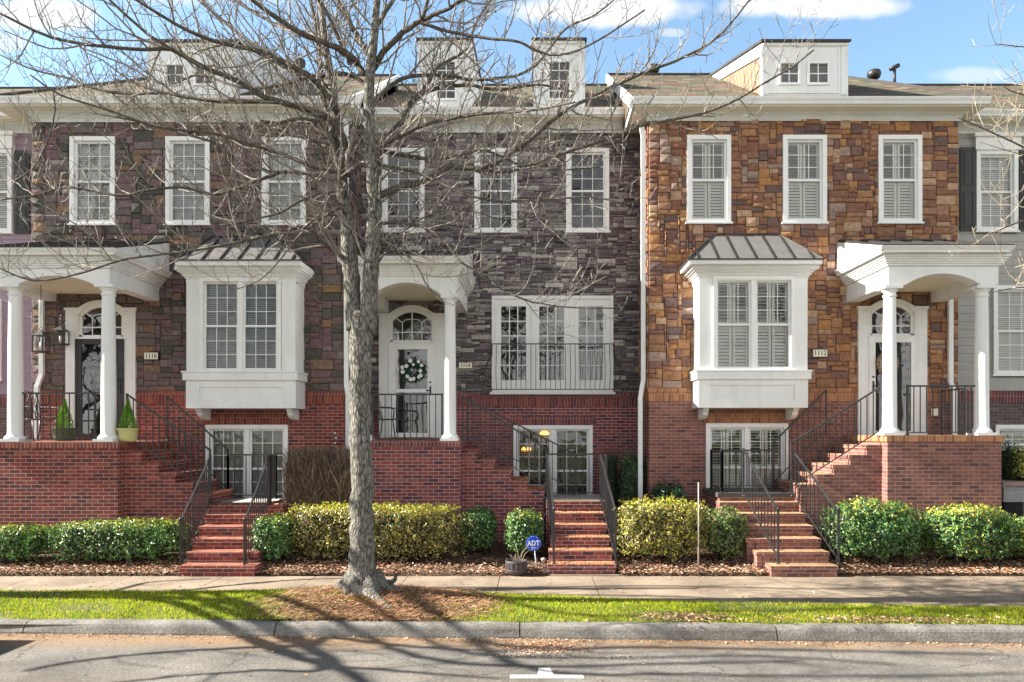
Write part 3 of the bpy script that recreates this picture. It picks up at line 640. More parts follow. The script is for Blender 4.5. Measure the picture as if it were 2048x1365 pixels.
# ------------------------------------------------------------------ the three houses in view
ZB = -.05
def rect(px0, px1, py0, py1, D): return (PX(px0, D), PX(px1, D), PZ(py1, D), PZ(py0, D))
def house_shell(par, D, x0, x1, ztop, zsplit, zsold, stonem, mortm, brickm, soldm, ops, cw, ch, ws, hs, ret, seed, seam=.0, bsold=None, depth=9, cap=.075):
    mb = MB(); stones(mb, x0+.005, x1-.005, zsplit, ztop, D, [(o[0]+.02, o[1]-.02, o[2]+.02, o[3]-.02) for o in ops], cw, ch, ws, hs, ret=ret, rng=random.Random(seed))
    mb.build('stone_facing', stonem, par)
    b = MB(); io = [(o[0]+.04, o[1]-.04, o[2]+.04, o[3]-.04) for o in ops]
    wall_face(b, x0, x1, zsplit-.1, ztop+.5, D, io, 0)
    for x in (x0, x1): b.quad((x, D, -.2), (x, D+depth, -.2), (x, D+depth, ztop+.4), (x, D, ztop+.4), 0)
    b.quad((x0, D+depth, -.2), (x1, D+depth, -.2), (x1, D+depth, ztop+.4), (x0, D+depth, ztop+.4), 0)
    b.build('wall', mortm, par)
    k = MB(); wall_face(k, x0, x1, -.2, zsold-.0, D-.02, io, 0)
    for x, s in ((x0, -1), (x1, 1)): k.quad((x+s*.012, D-.02, -.2), (x+s*.012, D+1.0, -.2), (x+s*.012, D+1.0, zsold), (x+s*.012, D-.02, zsold), 0)
    wall_face(k, x0-.004, x1+.004, zsold, zsplit-cap, D-.028, io, 1)
    kk = [(x0-.02, x1+.02)]
    for o in io:
        if o[2] < zsplit-cap < o[3]:
            kk = [s for q in kk for s in ((q[0], min(q[1], o[0])), (max(q[0], o[1]), q[1])) if s[1]-s[0] > .02]
    for a, c in kk: k.box(a, c, D-.05, D+.02, zsplit-cap, zsplit+.0, 1)
    for x, s in ((x0, -1), (x1, 1)): k.quad((x+s*.016, D-.028, zsold), (x+s*.016, D+1.0, zsold), (x+s*.016, D+1.0, zsplit), (x+s*.016, D-.028, zsplit), 1)
    if bsold: k.box(*bsold[:2], D-.034, D-.0, *bsold[2:], 1)
    k.build('brick_base', [brickm, soldm], par)
    return ops
def upper_windows(par, rects, D, **kw):
    for r in rects:
        a, b, c, d = rect(*r, D); sash_window(par, a, b, c, d, D, **kw)
# ---- right house ---------------------------------------------------------------------------
DR = 14.9
hr = thing('townhouse', 'orange and brown stone townhouse numbered 1112 with brick base', 'townhouse', (5.2, DR, 0), 'attached townhouses')
xr0, xr1 = PX(1297, DR), PX(1916, DR)
upR = [(1373, 1461, 272, 446), (1564.5, 1652, 272, 446), (1755, 1842, 272, 446)]
opsR = [rect(*r, DR) for r in upR]+[rect(1411, 1575, 847, 1012, DR), rect(1716, 1849, 618, 876, DR), rect(1740, 1826, 603, 640, DR), rect(1402, 1616, 500, 812, DR)]
bs = rect(1408, 1578, 827, 846, DR)
house_shell(hr, DR, xr0, xr1, PZ(240, DR), PZ(777, DR), PZ(803, DR), STONE_R, MORTR, BR_R, SO_R, opsR, .045, .05, (3, 4, 5, 6, 7, 8, 9), (2, 2, 3, 3, 4), [(-1, DR, 16.1, xr0)], 11, bsold=(bs[0], bs[1], PZ(846, DR), PZ(827, DR)))
upper_windows(hr, upR, DR, kind='shutter', grids=(0, 1), cols=3, rows=3, casing=.085)
a, b, c, d = rect(1411, 1575, 847, 1020, DR)
sash_window(hr, a, b, c, d, DR-.0, leaves=2, kind='shutter', grids=(0, 1), casing=.085)
bay_window(hr, DR, 14.3, 1399, 1613, 1432, 1581, 561, 737, 744, 759, 816, (1421, 1589, 771, 803), 520, 528, 1379, 1645, 470, 1428, 1557, 'shutter', (0, 1), SEAMM)
entrance(hr, DR, 1714, 1851, 614, 599, 1740, 1822, 607, 672, 1738, 1827, 679, 872, 1747, 1818, 686, 862)
cornice(hr, xr0, xr1, DR, PZ(243, DR), PZ(197, 14.45), .45, xr0-.33, 9.0)
roof_main(hr, 1.93, 9.0, 1.93, 7.72, 14.42, PZ(197, 14.42)+.01, 19.2, PZ(151, 19.2), hipR=True)
g = MB()   # white rake on the left gable, with the bare gable wall under it
e = PZ(197, 14.42); t = PZ(151, 19.2)
g.hexa([(1.88,14.4,e-.2),(1.94,14.4,e-.2),(1.94,19.2,t-.2),(1.88,19.2,t-.2),(1.88,14.4,e+.03),(1.94,14.4,e+.03),(1.94,19.2,t+.03),(1.88,19.2,t+.03)])
g.quad((1.95, 14.5, e-.12), (1.95, 19.2, e-.12), (1.95, 19.2, t-.03), (1.95, 14.5, e-.05))
g.build('gable_rake', TRIM, hr)
dormer(hr, 14.75, 1527, 1692, 88, 190, [(1557, 1600, 124, 171), (1614, 1659, 124, 171)], 0, 19.1, 11.75, SIDE_T)
vent_turbine(hr, 1748, 150, 18); vent_turbine(hr, 1307, 139, 19.3)
v = MB(); x = PX(1789, 17); v.tube([(x, 17, PZ(175, 17)), (x, 17, PZ(136, 17))], .035, 8); v.tube([(x-.1, 17, PZ(139, 17)), (x+.1, 17, PZ(131, 17))], .05, 8); v.build('flue_pipe', BLACKP, hr)
downspout(hr, [(2.2, 14.98, PZ(252, 14.98)), (2.235, 14.98, PZ(275, 14.98)), (2.235, 14.98, PZ(760, 14.98)), (2.17, 14.96, PZ(795, 14.98)), (2.17, 14.96, .1)])
downspout(hr, [(PX(1897, DR), DR-.07, PZ(598, DR)), (PX(1897, DR), DR-.07, PZ(765, DR)), (PX(1903, DR), DR-.09, PZ(785, DR)), (PX(1903, DR), DR-.09, PZ(872, DR))])
plaque(hr, '1112', 1622, 1653, 699, 716, DR)
ZF = PZ(871, 13.1)
porch(hr, DR, 12.85, 13.1, 1777, 1997, 1767, 2022, 492, 503, (1788, 1974), ZF, 570, 548, (1812, 1962), 484, 1, 1, PZ(585, DR), .122)
pb = MB(); bx0, bx1 = PX(1775, 13.1), PX(2003, 13.1)
pb.box(bx0, bx1, 13.1, DR-.022, -.1, ZF-.115, 0); pb.box(bx0-.025, bx1+.025, 13.075, DR-.024, ZF-.115, ZF, 1, top=2)
pb.build('porch_base', [BR_R, SO_R, TR_R], hr)
LZR = 1.09; fs = MB()
steps(fs, PX(1542, 11.9), PX(1677, 11.9), PX(1470, 13.4), PX(1598, 13.4), 11.9, 13.4, 6, LZR)
for i in range(1, 6):   # wide left cheek steps
    t = i/5; xx = PX(1542, 11.9)+(PX(1447, 13.4)-PX(1542, 11.9))*min(1, t*1.0); xi = PX(1542, 11.9)+(PX(1470, 13.4)-PX(1542, 11.9))*t
    y0 = 11.9+.3*i; z = LZR/6*(i+1)
    fs.box(xx-.05, xi-.001, y0+.03, y0+.33, -.05, z-.072, 0); fs.box(xx-.065, xi, y0+.01, y0+.35 if i < 5 else 13.7, z-.07, z-.002, 0, top=1)
fs.build('front_steps', [BR_R, TR_R], hr)
ld = MB(); lx0, lx1 = PX(1440, 13.6), PX(1598, 13.6)+.02
ld.box(lx0, lx1, 13.62, DR-.03, -.05, LZR+.07, 0); ld.box(lx0-.04, lx1, 13.60, DR-.032, LZR+.07, LZR+.15, 1)
ld.build('landing', [DARKSTONE if 'DARKSTONE' in globals() else BR_R, plain('dark_slab', (.07, .07, .07), .8)], hr)
ss = MB(); side_steps(ss, bx0, ZF, PX(1596, 13.4), LZR+.15, 6, 13.3, 14.75)
ss.build('side_steps', [BR_R, TR_R], hr)
def side_rail(par, xa, za, xb, zb, y, h=.9, posts=(1, 1)):
    m = MB(); rail_run(m, (xa, y, za), (xb, y, zb), h, bot=.1, posts=posts); m.build('stair_railing', IRON, par)
side_rail(hr, bx0-.02, ZF-.02, PX(1582, 13.4), LZR+.19, 13.36); side_rail(hr, bx0-.5, ZF-.0, PX(1545, 14.7), LZR+.19, 14.62)
def front_rail(par, p0, p1, h=.9, top=.86):
    m = MB(); rail_run(m, p0, p1, h, bot=.08, posts=(1, 1)); m.tube([(p0[0], p0[1], p0[2]+h+.02), (p0[0], p0[1], p0[2]+h+.07)], [.03, .02], 8)
    m.build('stair_railing', IRON, par)
def fpt(px, D, z): return (PX(px, D), D, z)
front_rail(hr, fpt(1556, 12.1, .18), fpt(1487, 13.45, LZR+.1), h=.88); front_rail(hr, fpt(1677, 12.05, .18), fpt(1584, 13.45, LZR+.1), h=.88)
def flat_rails(par, segs, z, h=.84, sp=.115):
    m = MB()
    for a, b in segs: rail_run(m, (a[0], a[1], z), (b[0], b[1], z), h, bot=.07, sp=sp)
    m.build('landing_railing', IRON, par)
flat_rails(hr, [((lx0+.05, 13.65), (lx0+.05, 14.5)), ((lx0+.05, 14.5), (PX(1545, 14.5), 14.5)), ((lx0+.05, 13.65), (PX(1487, 13.65), 13.65))], LZR+.15, .78)
m = MB(); rail_run(m, (PX(1815, 13.26), 13.26, ZF), (PX(1955, 13.26), 13.26, ZF), .9, bot=.05); rail_run(m, (bx1-.12, 13.35, ZF), (bx1-.12, 14.8, ZF), .9, bot=.05, posts=(0, 1)); m.build('porch_railing', IRON, hr)
mb = MB(); x = PX(1866, DR); mb.box(x-.05, x+.05, DR-.1, DR-.02, PZ(832, DR), PZ(818, DR)); mb.build('doorbell_box', PLQ, hr)
# ---- centre house ----------------------------------------------------------------------------
DC = 16.1
hc = thing('townhouse', 'dark grey ledge stone townhouse numbered 1114 behind the big bare tree', 'townhouse', (-.8, DC, 0), 'attached townhouses')
xc0, xc1 = PX(697, 15.1)-.12, xr0+.06
upC = [(764, 849.5, 298, 464), (949, 1034, 298, 464), (1132, 1218, 298, 464)]
FD = (984, 1226, 593, 785)
opsC = [rect(*r, DC) for r in upC]+[rect(1027, 1185, 851, 1012, DC), rect(*FD, DC), rect(761, 885, 630, 876, DC), rect(786, 864, 616, 650, DC)]
bs = rect(1023, 1189, 832, 850, DC)
house_shell(hc, DC, xc0, xc1, PZ(265, DC), PZ(787, DC), PZ(813, DC), STONE_C, MORT, BR_C, SO_C, opsC, .06, .036, (2, 3, 4, 5, 6, 7, 8), (1, 1, 2, 2, 3), None, 21, bsold=bs)
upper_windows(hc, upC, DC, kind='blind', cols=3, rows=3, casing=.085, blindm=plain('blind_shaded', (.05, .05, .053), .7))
a, b, c, d = rect(1027, 1185, 851, 1030, DC)
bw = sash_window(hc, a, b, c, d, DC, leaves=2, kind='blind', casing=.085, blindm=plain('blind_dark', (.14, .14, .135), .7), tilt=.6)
AMB, nt_, b_ = newmat('amber_lamp'); b_.inputs['Base Color'].default_value = (.9, .5, .15, 1); b_.inputs['Emission Color'].default_value = (1, .42, .06, 1); b_.inputs['Emission Strength'].default_value = 1.6
for (p0, p1, q0, q1) in ((1080, 1098, 863, 869), (1043, 1051, 895, 901), (1054, 1062, 895, 901)):
    lm = MB(); r_ = rect(p0, p1, q0, q1, DC); lm.lathe((r_[0]+r_[1])/2, DC+.085, [((r_[1]-r_[0])/2*.9, r_[2]), ((r_[1]-r_[0])/2, r_[2]+.02), ((r_[1]-r_[0])*.3, r_[3])], 12); lm.build('indoor_lamp', AMB, bw, 'lit amber lamp behind the basement glass')
# french doors with juliet balcony
x0, x1, z0, z1 = rect(*FD, DC); mb = MB(); frame_ring(mb, x0, x1, z0, z1, .07, DC-.08, DC+.1); w3 = (x1-x0-.14)/3
mb.box(x0-.04, x1+.04, DC-.12, DC-.0, z0-.05, z0)
fd = mb.build('french_door', STRIM, hc)
dm = MB(); gm = MB()
for k in range(3):
    p = x0+.07+w3*k; q = p+w3
    gx0_, gx1_ = PX((1002.5, 1078.5, 1157)[k], DC), PX((1052, 1128, 1206)[k], DC); u, v = PZ(761, DC), PZ(614, DC)
    dm.box(p+.004, gx0_, DC-.05, DC+.0, z0+.05, z1-.07); dm.box(gx1_, q-.004, DC-.05, DC+.0, z0+.05, z1-.07); dm.box(gx0_, gx1_, DC-.05, DC+.0, z0+.05, u); dm.box(gx0_, gx1_, DC-.05, DC, v, z1-.07)
    if k: dm.box(p-.035, p+.035, DC-.075, DC-.045, z0+.05, z1-.07)
    for c in (1, 2): xx = gx0_+(gx1_-gx0_)*c/3; dm.box(xx-.011, xx+.011, DC-.045, DC-.005, u, v)
    for r in range(1, 5): zz = u+(v-u)*r/5; dm.box(gx0_, gx1_, DC-.043, DC-.007, zz-.011, zz+.011)
    gm.quad((gx0_, DC-.025, u), (gx1_, DC-.025, u), (gx1_, DC-.025, v), (gx0_, DC-.025, v))
dm.build('door_leaves', STRIM, fd); gm.build('door_pane', GLASSR, fd); rm = MB(); room(rm, x0+.05, x1-.05, z0, z1, DC+.0, .8); rm.build('dark_room', DARK, fd)
m = MB(); zt, zb = PZ(688, 15.75), PZ(779, 15.75); yb_ = 15.78; xa, xb = PX(983, 15.78), PX(1229, 15.78)
def bar(m, pts, r): m.tube(pts, r, 4, 0, smooth=False)
bar(m, [(xa, yb_, zt), (xb, yb_, zt)], .017); bar(m, [(xa, yb_, zb), (xb, yb_, zb)], .014)
def belly(t): return .17*math.sin(min(1, max(0, (.78-t)/.78))*math.pi)**1.3
n = int((xb-xa)/.105)
for i in range(n+1):
    x = xa+(xb-xa)*i/n; bar(m, [(x, yb_-belly(t/9), zb+(zt-zb)*t/9) for t in range(10)], .0085)
for s, x in ((-1, xa), (1, xb)):
    for yy in (15.9, 16.02): bar(m, [(x+s*belly(t/9)*1.0, yy, zb+(zt-zb)*t/9) for t in range(10)], .0085)
    bar(m, [(x+s*belly(t/9)*.8, yb_-belly(t/9)*.6, zb+(zt-zb)*t/9) for t in range(10)], .0085)
    bar(m, [(x, yb_, zt), (x, DC, zt)], .015); bar(m, [(x, yb_, zb), (x, DC, zb)], .014)
m.build('balcony_railing', IRON, hc)
entrance(hc, DC, 759, 889, 628, 612, 784, 865, 620, 685, 783, 868, 689, 874, 793, 856, 700, 866, midbar=(779, 786))
cornice(hc, xc0, xc1, DC, PZ(267, DC), PZ(219, 15.65), .45, xc0, xc1-.1)
roof_main(hc, xc0-.3, xc1+1.0, xc0-.3, xc1+1.0, 15.62, PZ(219, 15.62)+.01, 21, PZ(172, 21))
for (p0, p1, w0, w1) in ((839, 941, 871, 914), (1070, 1167, 1095, 1142)):
    dormer(hc, 16.0, p0, p1, 84, 217, [(w0, w1, 121, 202)], 0, 19.5, 11.45, TRIM, kindrows=4)
porch(hc, DC, 13.68, 13.94, 706, 914, 680, 926, 513, 525, (724, 898), PZ(882, 13.94), 590, 566, (745, 882), 506, 0, 0, PZ(602, DC), .12)
plaque(hc, '1114', 917, 946, 725, 739, DC)
ZF = PZ(882, 13.94); bx0, bx1 = PX(705, 13.94), PX(920, 13.94); pb = MB()
pb.box(bx0, bx1, 13.94, DC-.022, -.1, ZF-.11, 0); pb.box(bx0-.025, bx1+.025, 13.915, DC-.024, ZF-.11, ZF, 1, top=2); pb.build('porch_base', [BR_C, SO_C, TR_C], hc)
LZC = 1.07; fs = MB(); steps(fs, PX(1095, 12.08), PX(1233, 12.08), PX(1105, 13.68), PX(1203, 13.68), 12.08, 13.68, 6, LZC); fs.build('front_steps', [BR_C, TR_C], hc)
ld = MB(); lx0, lx1 = PX(1092, 13.9), PX(1212, 13.9); ld.box(lx0, lx1, 13.8, 15.3, -.05, LZC, 0, top=1); ld.build('landing', [BR_C, plain('landing_concrete', (.30, .29, .27), .85, bump=.002)], hc)
ss = MB(); side_steps(ss, bx1, ZF, PX(1090, 14.2), LZC, 6, 14.2, 15.3); ss.build('side_steps', [BR_C, TR_C], hc)
side_rail(hc, bx1+.02, ZF, PX(1093, 14.2), LZC+.12, 14.26, .86); side_rail(hc, bx1+.02, ZF, PX(1150, 15.25), LZC+.0, 15.22, .86)
front_rail(hc, fpt(1108, 12.15, .18), fpt(1095, 13.7, LZC), h=.88); front_rail(hc, fpt(1231, 12.15, .18), fpt(1201, 13.7, LZC), h=.88)
flat_rails(hc, [((lx0+.02, 14.9), (lx1, 14.9)), ((lx1, 13.8), (lx1, 14.9))], LZC, .86)
m = MB(); rail_run(m, (PX(745, 14.1), 14.1, ZF), (PX(884, 14.1), 14.1, ZF), .9, bot=.05); m.build('porch_railing', IRON, hc)
# ---- left house ------------------------------------------------------------------------------
DL = 15.1
hl = thing('townhouse', 'purple brown stone townhouse numbered 1116 on the left with bay window', 'townhouse', (-7.2, DL, 0), 'attached townhouses')
xl0, xl1 = PX(66, DL), PX(698, DL)
upL = [(142, 232, 275, 449), (333, 421, 275, 449), (525, 613, 275, 449)]
opsL = [rect(*r, DL) for r in upL]+[rect(413, 577, 850, 1022, DL), rect(137, 272, 618, 876, DL), rect(163, 249, 606, 640, DL), rect(385, 600, 505, 812, DL)]
bs = rect(408, 582, 829, 849, DL)
house_shell(hl, DL, xl0, xl1, PZ(247, DL), PZ(783, DL), PZ(808, DL), STONE_L, MORT, BR_L, SO_L, opsL, .05, .055, (4, 5, 6, 7, 8, 9, 10), (2, 2, 3, 3, 4), [(-1, DL, 16.1, xl0), (1, DL, 16.1, xl1)], 31, bsold=bs)
upper_windows(hl, upL, DL, kind='blind', cols=3, rows=3, casing=.085, blindm=plain('blind_soft_grey', (.60, .60, .58), .7), tilt=1.2)
a, b, c, d = rect(413, 577, 850, 1022, DL); sash_window(hl, a, b, c, d, DL, leaves=2, kind='blind', casing=.085, blindm=BLINDG)
bay_window(hl, DL, 14.5, 375, 590, 408, 556, 564, 740, 746, 761, 817, (399, 564, 775, 805), 522, 531, 350, 601, 474, 428, 552, 'blind', (1, 1), SEAMM)
entrance(hl, DL, 135, 274, 617, 602, 164, 247, 610, 675, 159, 249, 680, 875, 168, 240, 690, 868, dark=True)
cornice(hl, xl0, xl1, DL, PZ(246, DL), PZ(196, 14.65), .45, xl0-.55, xl1+.2)
roof_main(hl, -10.95, xl1+.16, -9.6, xl1+.16, 14.62, PZ(196, 14.62)+.01, 19.4, PZ(153, 19.4), hipL=True)
g = MB(); e = PZ(196, 14.62); t = PZ(153, 19.4); xg = xl1+.2
g.hexa([(xg-.03,14.6,e-.2),(xg+.03,14.6,e-.2),(xg+.03,19.4,t-.2),(xg-.03,19.4,t-.2),(xg-.03,14.6,e+.03),(xg+.03,14.6,e+.03),(xg+.03,19.4,t+.03),(xg-.03,19.4,t+.03)])
g.quad((xg-.04, 14.7, e-.12), (xg-.04, 19.4, e-.12), (xg-.04, 19.4, t-.03), (xg-.04, 14.7, e-.05)); g.build('gable_rake', TRIM, hl)
dormer(hl, 14.95, 299, 470, 88, 192, [(330, 372, 127, 173), (388, 430, 127, 173)], 0, 19.3, 11.8, TRIM)
vent_turbine(hl, 599, 127, 19.6)
downspout(hl, [(PX(693, 15.0), 14.98, PZ(236, 15.0)), (PX(693, 15.0), 15.0, PZ(770, 15.0)), (PX(697, 15.0), 14.97, PZ(790, 15.0)), (PX(697, 15.0), 14.97, .1)])
downspout(hl, [(PX(88, DL), DL-.07, PZ(600, DL)), (PX(88, DL), DL-.07, PZ(750, DL)), (PX(80, DL), DL-.09, PZ(775, DL)), (PX(80, DL), DL-.09, PZ(880, DL))])
porch(hl, DL, 13.05, 13.3, -42, 219, -55, 228, 497, 508, (19, 207), PZ(884, 13.3), 568, 552, (38, 184), 486, 1, 1, PZ(589, DL), .128)
plaque(hl, '1116', 291, 321, 705, 721, DL)
ZF = PZ(884, 13.3); bx0, bx1 = PX(-22, 13.3), PX(236, 13.3); pb = MB()
pb.box(bx0, bx1, 13.3, DL-.022, -.1, ZF-.115, 0); pb.box(bx0-.025, bx1+.025, 13.275, DL-.024, ZF-.115, ZF, 1, top=2); pb.build('porch_base', [BR_L, SO_L, TR_L], hl)
LZL = 1.05; fs = MB(); steps(fs, PX(356, 11.95), PX(510, 11.95), PX(418, 13.5), PX(534, 13.5), 11.95, 13.5, 6, LZL)
fs.box(PX(534, 13.45), PX(566, 13.45), 13.45, 14.6, -.05, LZL-.03, 0, top=1); fs.build('front_steps', [BR_L, TR_L], hl)
ld = MB(); lx0, lx1 = PX(415, 13.7), PX(540, 13.7); ld.box(lx0, lx1, 13.6, 14.6, -.05, LZL, 0, top=1); ld.build('landing', [BR_L, plain('landing_slab', (.42, .41, .38), .85, bump=.002)], hl)
ss = MB(); side_steps(ss, bx1, ZF, PX(420, 13.5), LZL, 6, 13.5, 14.6); ss.build('side_steps', [BR_L, TR_L], hl)
side_rail(hl, bx1+.02, ZF, PX(420, 13.56), LZL+.12, 13.56, .88); side_rail(hl, bx1+.3, ZF, PX(456, 14.5), LZL+.1, 14.5, .88)
front_rail(hl, fpt(361, 12.0, .0), fpt(421, 13.55, LZL-.02), h=.9); front_rail(hl, fpt(489, 12.0, .0), fpt(538, 13.55, LZL-.02), h=.9)
flat_rails(hl, [((PX(456, 14.5), 14.5), (PX(552, 14.5), 14.5)), ((PX(552, 14.5), 14.5), (PX(541, 13.6), 13.6))], LZL, .88)
m = MB(); rail_run(m, (PX(36, 13.46), 13.46, ZF), (PX(190, 13.46), 13.46, ZF), .9, bot=.05); m.build('porch_railing', IRON, hl)
# ---- neighbours at the edges -----------------------------------------------------------------
def neighbour(label, x0, x1, D, pyg, pyf, ridge_py, sidem, win, shut, low, lowk, brick_py, base, side):
    h = thing('townhouse', label, 'townhouse', ((x0+x1)/2, D, 0), 'attached townhouses')
    zt = PZ(pyf, D); zbk = PZ(brick_py, D); W = rect(*win, D); ops = [W]+[rect(*l, D) for l in low]
    s = MB(); lap_siding(s, x0, x1, zbk+.12, zt, D, [(o[0]+.02, o[1]-.02, o[2], o[3]) for o in ops], .175); s.build('lap_siding', sidem, h)
    wl = MB(); wall_face(wl, x0, x1, -.2, zt+.4, D+.004, [(o[0]+.03, o[1]-.03, o[2]+.03, o[3]-.03) for o in ops]); wl.build('wall', DARK, h)
    k = MB(); io = [(o[0]+.03, o[1]-.03, o[2]+.03, o[3]-.03) for o in ops]
    wall_face(k, x0, x1, -.2, zbk, D-.03, io, 0)
    k.box(x0, x1, D-.035, D-.02, zbk-.26, zbk-.005, 1); k.build('brick_base', [BR_N, SO_C], h)
    t = MB(); t.box(x0, x1, D-.06, D+.0, zbk, zbk+.14); t.build('band_board', sidem, h)
    a, b, c, d = W; sash_window(h, a, b, c, d, D-.01, kind='blind', casing=.09, cols=3, rows=3)
    hd = MB(); hd.box(a-.04, b+.04, D-.1, D, d, d+.28); hd.box(a-.09, b+.09, D-.15, D, d+.28, d+.36); hd.build('window_head', STRIM, h)
    for l, kd in zip(low, lowk): a, b, c, d = rect(*l, D); sash_window(h, a, b, c, d, D-.01, leaves=2 if b-a > 1.2 else 1, kind=kd, casing=.09)
    for sx in shut:
        a, b, c, d = rect(*sx, D); m = MB(); m.box(a, b, D-.06, D-.016, c, d)
        hh = (d-c)
        m2 = [(c+.06, c+hh*.47), (c+hh*.53, d-.06)]
        for u, v in m2:
            frame_ring(m, a+.05, b-.05, u, v, .02, D-.07, D-.058); m.box(a+.085, b-.085, D-.068, D-.06, u+.04, v-.04)
        m.build('shutter', BLACKP, h)
    zg = PZ(pyg, D-.45); cornice(h, x0, x1, D, zt, zg, .45, x0, x1)
    roof_main(h, x0, x1, x0, x1, D-.48, zg+.01, 21, PZ(ridge_py, 21))
    return h
nl = neighbour('mauve sided townhouse with a black shutter at the left edge', -17.5, xl0-.01, 16.1, 222, 268, 178, SIDE_P, (-55, 27, 300, 466), [(32, 62, 303, 468)], [(-100, 5, 600, 760)], ['blind'], 790, 0, -1)
nr = neighbour('grey sided townhouse with black shutters at the right edge', xr1+.01, 15.5, 15.9, 222, 269, 172, SIDE_G, (1950, 2033, 303, 463), [(1918, 1948, 297, 463), (2036, 2068, 303, 463)], [(1984, 2080, 572, 750), (1988, 2090, 850, 925)], ['blind', 'blind'], 782, 0, 1)
# ------------------------------------------------------------------ ground
def bedz(y): return 0 if y < 12 else (.10*(y-12)/.8 if y < 12.8 else min(.3, .10+(y-12.8)*.07))
def speckle(name, cols, scale, rough=.9, bump=.004, bscale=120, big=None, stain=None):
    m, nt, b = newmat(name); g = pos(nt)
    n = nd(nt, 'ShaderNodeTexNoise', i_Scale=scale, i_Detail=8.0, i_Roughness=.75); nt.links.new(g.outputs['Position'], n.inputs['Vector'])
    c = ramp(nt, n.outputs[0], cols)
    if big:
        n3 = nd(nt, 'ShaderNodeTexNoise', i_Scale=big[0], i_Detail=5.0, i_Roughness=.6); nt.links.new(g.outputs['Position'], n3.inputs['Vector'])
        c = mixc(nt, 1.0, c, ramp(nt, n3.outputs[0], [(.35, (big[1],)*3), (.65, (big[2],)*3)]), 'MULTIPLY')
    if stain: c = stain(nt, g, c)
    nt.links.new(c, b.inputs['Base Color']); b.inputs['Roughness'].default_value = rough; b.inputs['Specular IOR Level'].default_value = .3
    n2 = nd(nt, 'ShaderNodeTexNoise', i_Scale=bscale, i_Detail=5.0); nt.links.new(g.outputs['Position'], n2.inputs['Vector'])
    bp = nd(nt, 'ShaderNodeBump', i_Strength=1.0, i_Distance=bump); nt.links.new(n2.outputs[0], bp.inputs['Height']); nt.links.new(bp.outputs[0], b.inputs['Normal'])
    return m
def road_stain(nt, g, c):   # pollen and grit gathered along the kerb, tar snakes
    sp = nd(nt, 'ShaderNodeSeparateXYZ'); nt.links.new(g.outputs['Position'], sp.inputs[0])
    n = nd(nt, 'ShaderNodeTexNoise', i_Scale=1.6, i_Detail=7.0, i_Roughness=.7); nt.links.new(g.outputs['Position'], n.inputs['Vector'])
    kf = mth(nt, 'MULTIPLY', mth(nt, 'SUBTRACT', mth(nt, 'ADD', sp.outputs[1], mth(nt, 'MULTIPLY', n.outputs[0], .8)), 8.75), 2.2, clamp=True)
    c = mixc(nt, mth(nt, 'MULTIPLY', kf, .85), c, (.26, .17, .10))
    mp = nd(nt, 'ShaderNodeMapping'); mp.inputs['Scale'].default_value = (.35, 1.6, 1); nt.links.new(g.outputs['Position'], mp.inputs[0])
    n4 = nd(nt, 'ShaderNodeTexNoise', i_Scale=1.3, i_Detail=6.0); nt.links.new(mp.outputs[0], n4.inputs['Vector'])
    pf = mth(nt, 'MULTIPLY', mth(nt, 'SUBTRACT', n4.outputs[0], .54), 5.0, clamp=True)
    c = mixc(nt, mth(nt, 'MULTIPLY', pf, .4), c, (.22, .16, .115))
    v = nd(nt, 'ShaderNodeTexVoronoi', i_Scale=55.0); nt.links.new(g.outputs['Position'], v.inputs['Vector'])
    c = mixc(nt, 1.0, c, ramp(nt, v.outputs['Color'], [(.0, (.62, .62, .62)), (.5, (1, 1, 1)), (.85, (1.15, 1.13, 1.1)), (1, (1.9, 1.85, 1.75))]), 'MULTIPLY')
    mp2 = nd(nt, 'ShaderNodeMapping'); mp2.inputs['Scale'].default_value = (.5, .9, 1); nt.links.new(g.outputs['Position'], mp2.inputs[0])
    nn = nd(nt, 'ShaderNodeTexNoise', i_Scale=4.0, i_Detail=4.0); nt.links.new(g.outputs['Position'], nn.inputs['Vector'])
    vv = nd(nt, 'ShaderNodeTexVoronoi', i_Scale=.8, feature='DISTANCE_TO_EDGE'); nt.links.new(mixc(nt, .12, mp2.outputs[0], nn.outputs['Color']), vv.inputs['Vector'])
    cr = mth(nt, 'LESS_THAN', vv.outputs[0], .0028)
    return mixc(nt, mth(nt, 'MULTIPLY', cr, .6), c, (.035, .033, .03))
ASPH = speckle('asphalt', [(.3, (.08, .08, .08)), (.5, (.145, .14, .133)), (.7, (.28, .265, .24))], 70, big=(1.1, .72, 1.25), stain=road_stain, bump=.006, bscale=160)
CONC = speckle('sidewalk_concrete', [(.25, (.155, .122, .092)), (.5, (.245, .198, .152)), (.75, (.34, .28, .22))], 45, big=(1.3, .7, 1.2), bump=.003)
KERBM = speckle('kerb_concrete', [(.25, (.10, .098, .097)), (.5, (.19, .185, .175)), (.75, (.30, .285, .26))], 28, big=(2.2, .65, 1.2), bump=.008, bscale=45)
SOIL = speckle('bed_soil', [(.3, (.04, .025, .017)), (.5, (.075, .048, .032)), (.7, (.12, .08, .05))], 25, bump=.015, bscale=40)
TURF = speckle('turf_soil', [(.3, (.07, .085, .02)), (.5, (.10, .12, .03)), (.7, (.13, .12, .05))], 14, bump=.01, bscale=60)
g = MB(); g.quad((-400, -300, -.32), (400, -300, -.32), (400, 500, -.32), (-400, 500, -.32)); tag(g.build('ground', TURF), kind='structure')
def kx(x): return 8.95-.0225*max(-12, min(12, x))    # kerb front top edge
def rz(x): return -.16-.0035*max(-12, min(12, x))
g = MB(); xs = [-60, -12, -6, 0, 6, 12, 60]
for a, b in zip(xs[:-1], xs[1:]): g.quad((a, -1.6, rz(a)), (b, -1.6, rz(b)), (b, kx(b)+.05, rz(b)), (a, kx(a)+.05, rz(a)))
tag(g.build('road', ASPH), kind='structure')
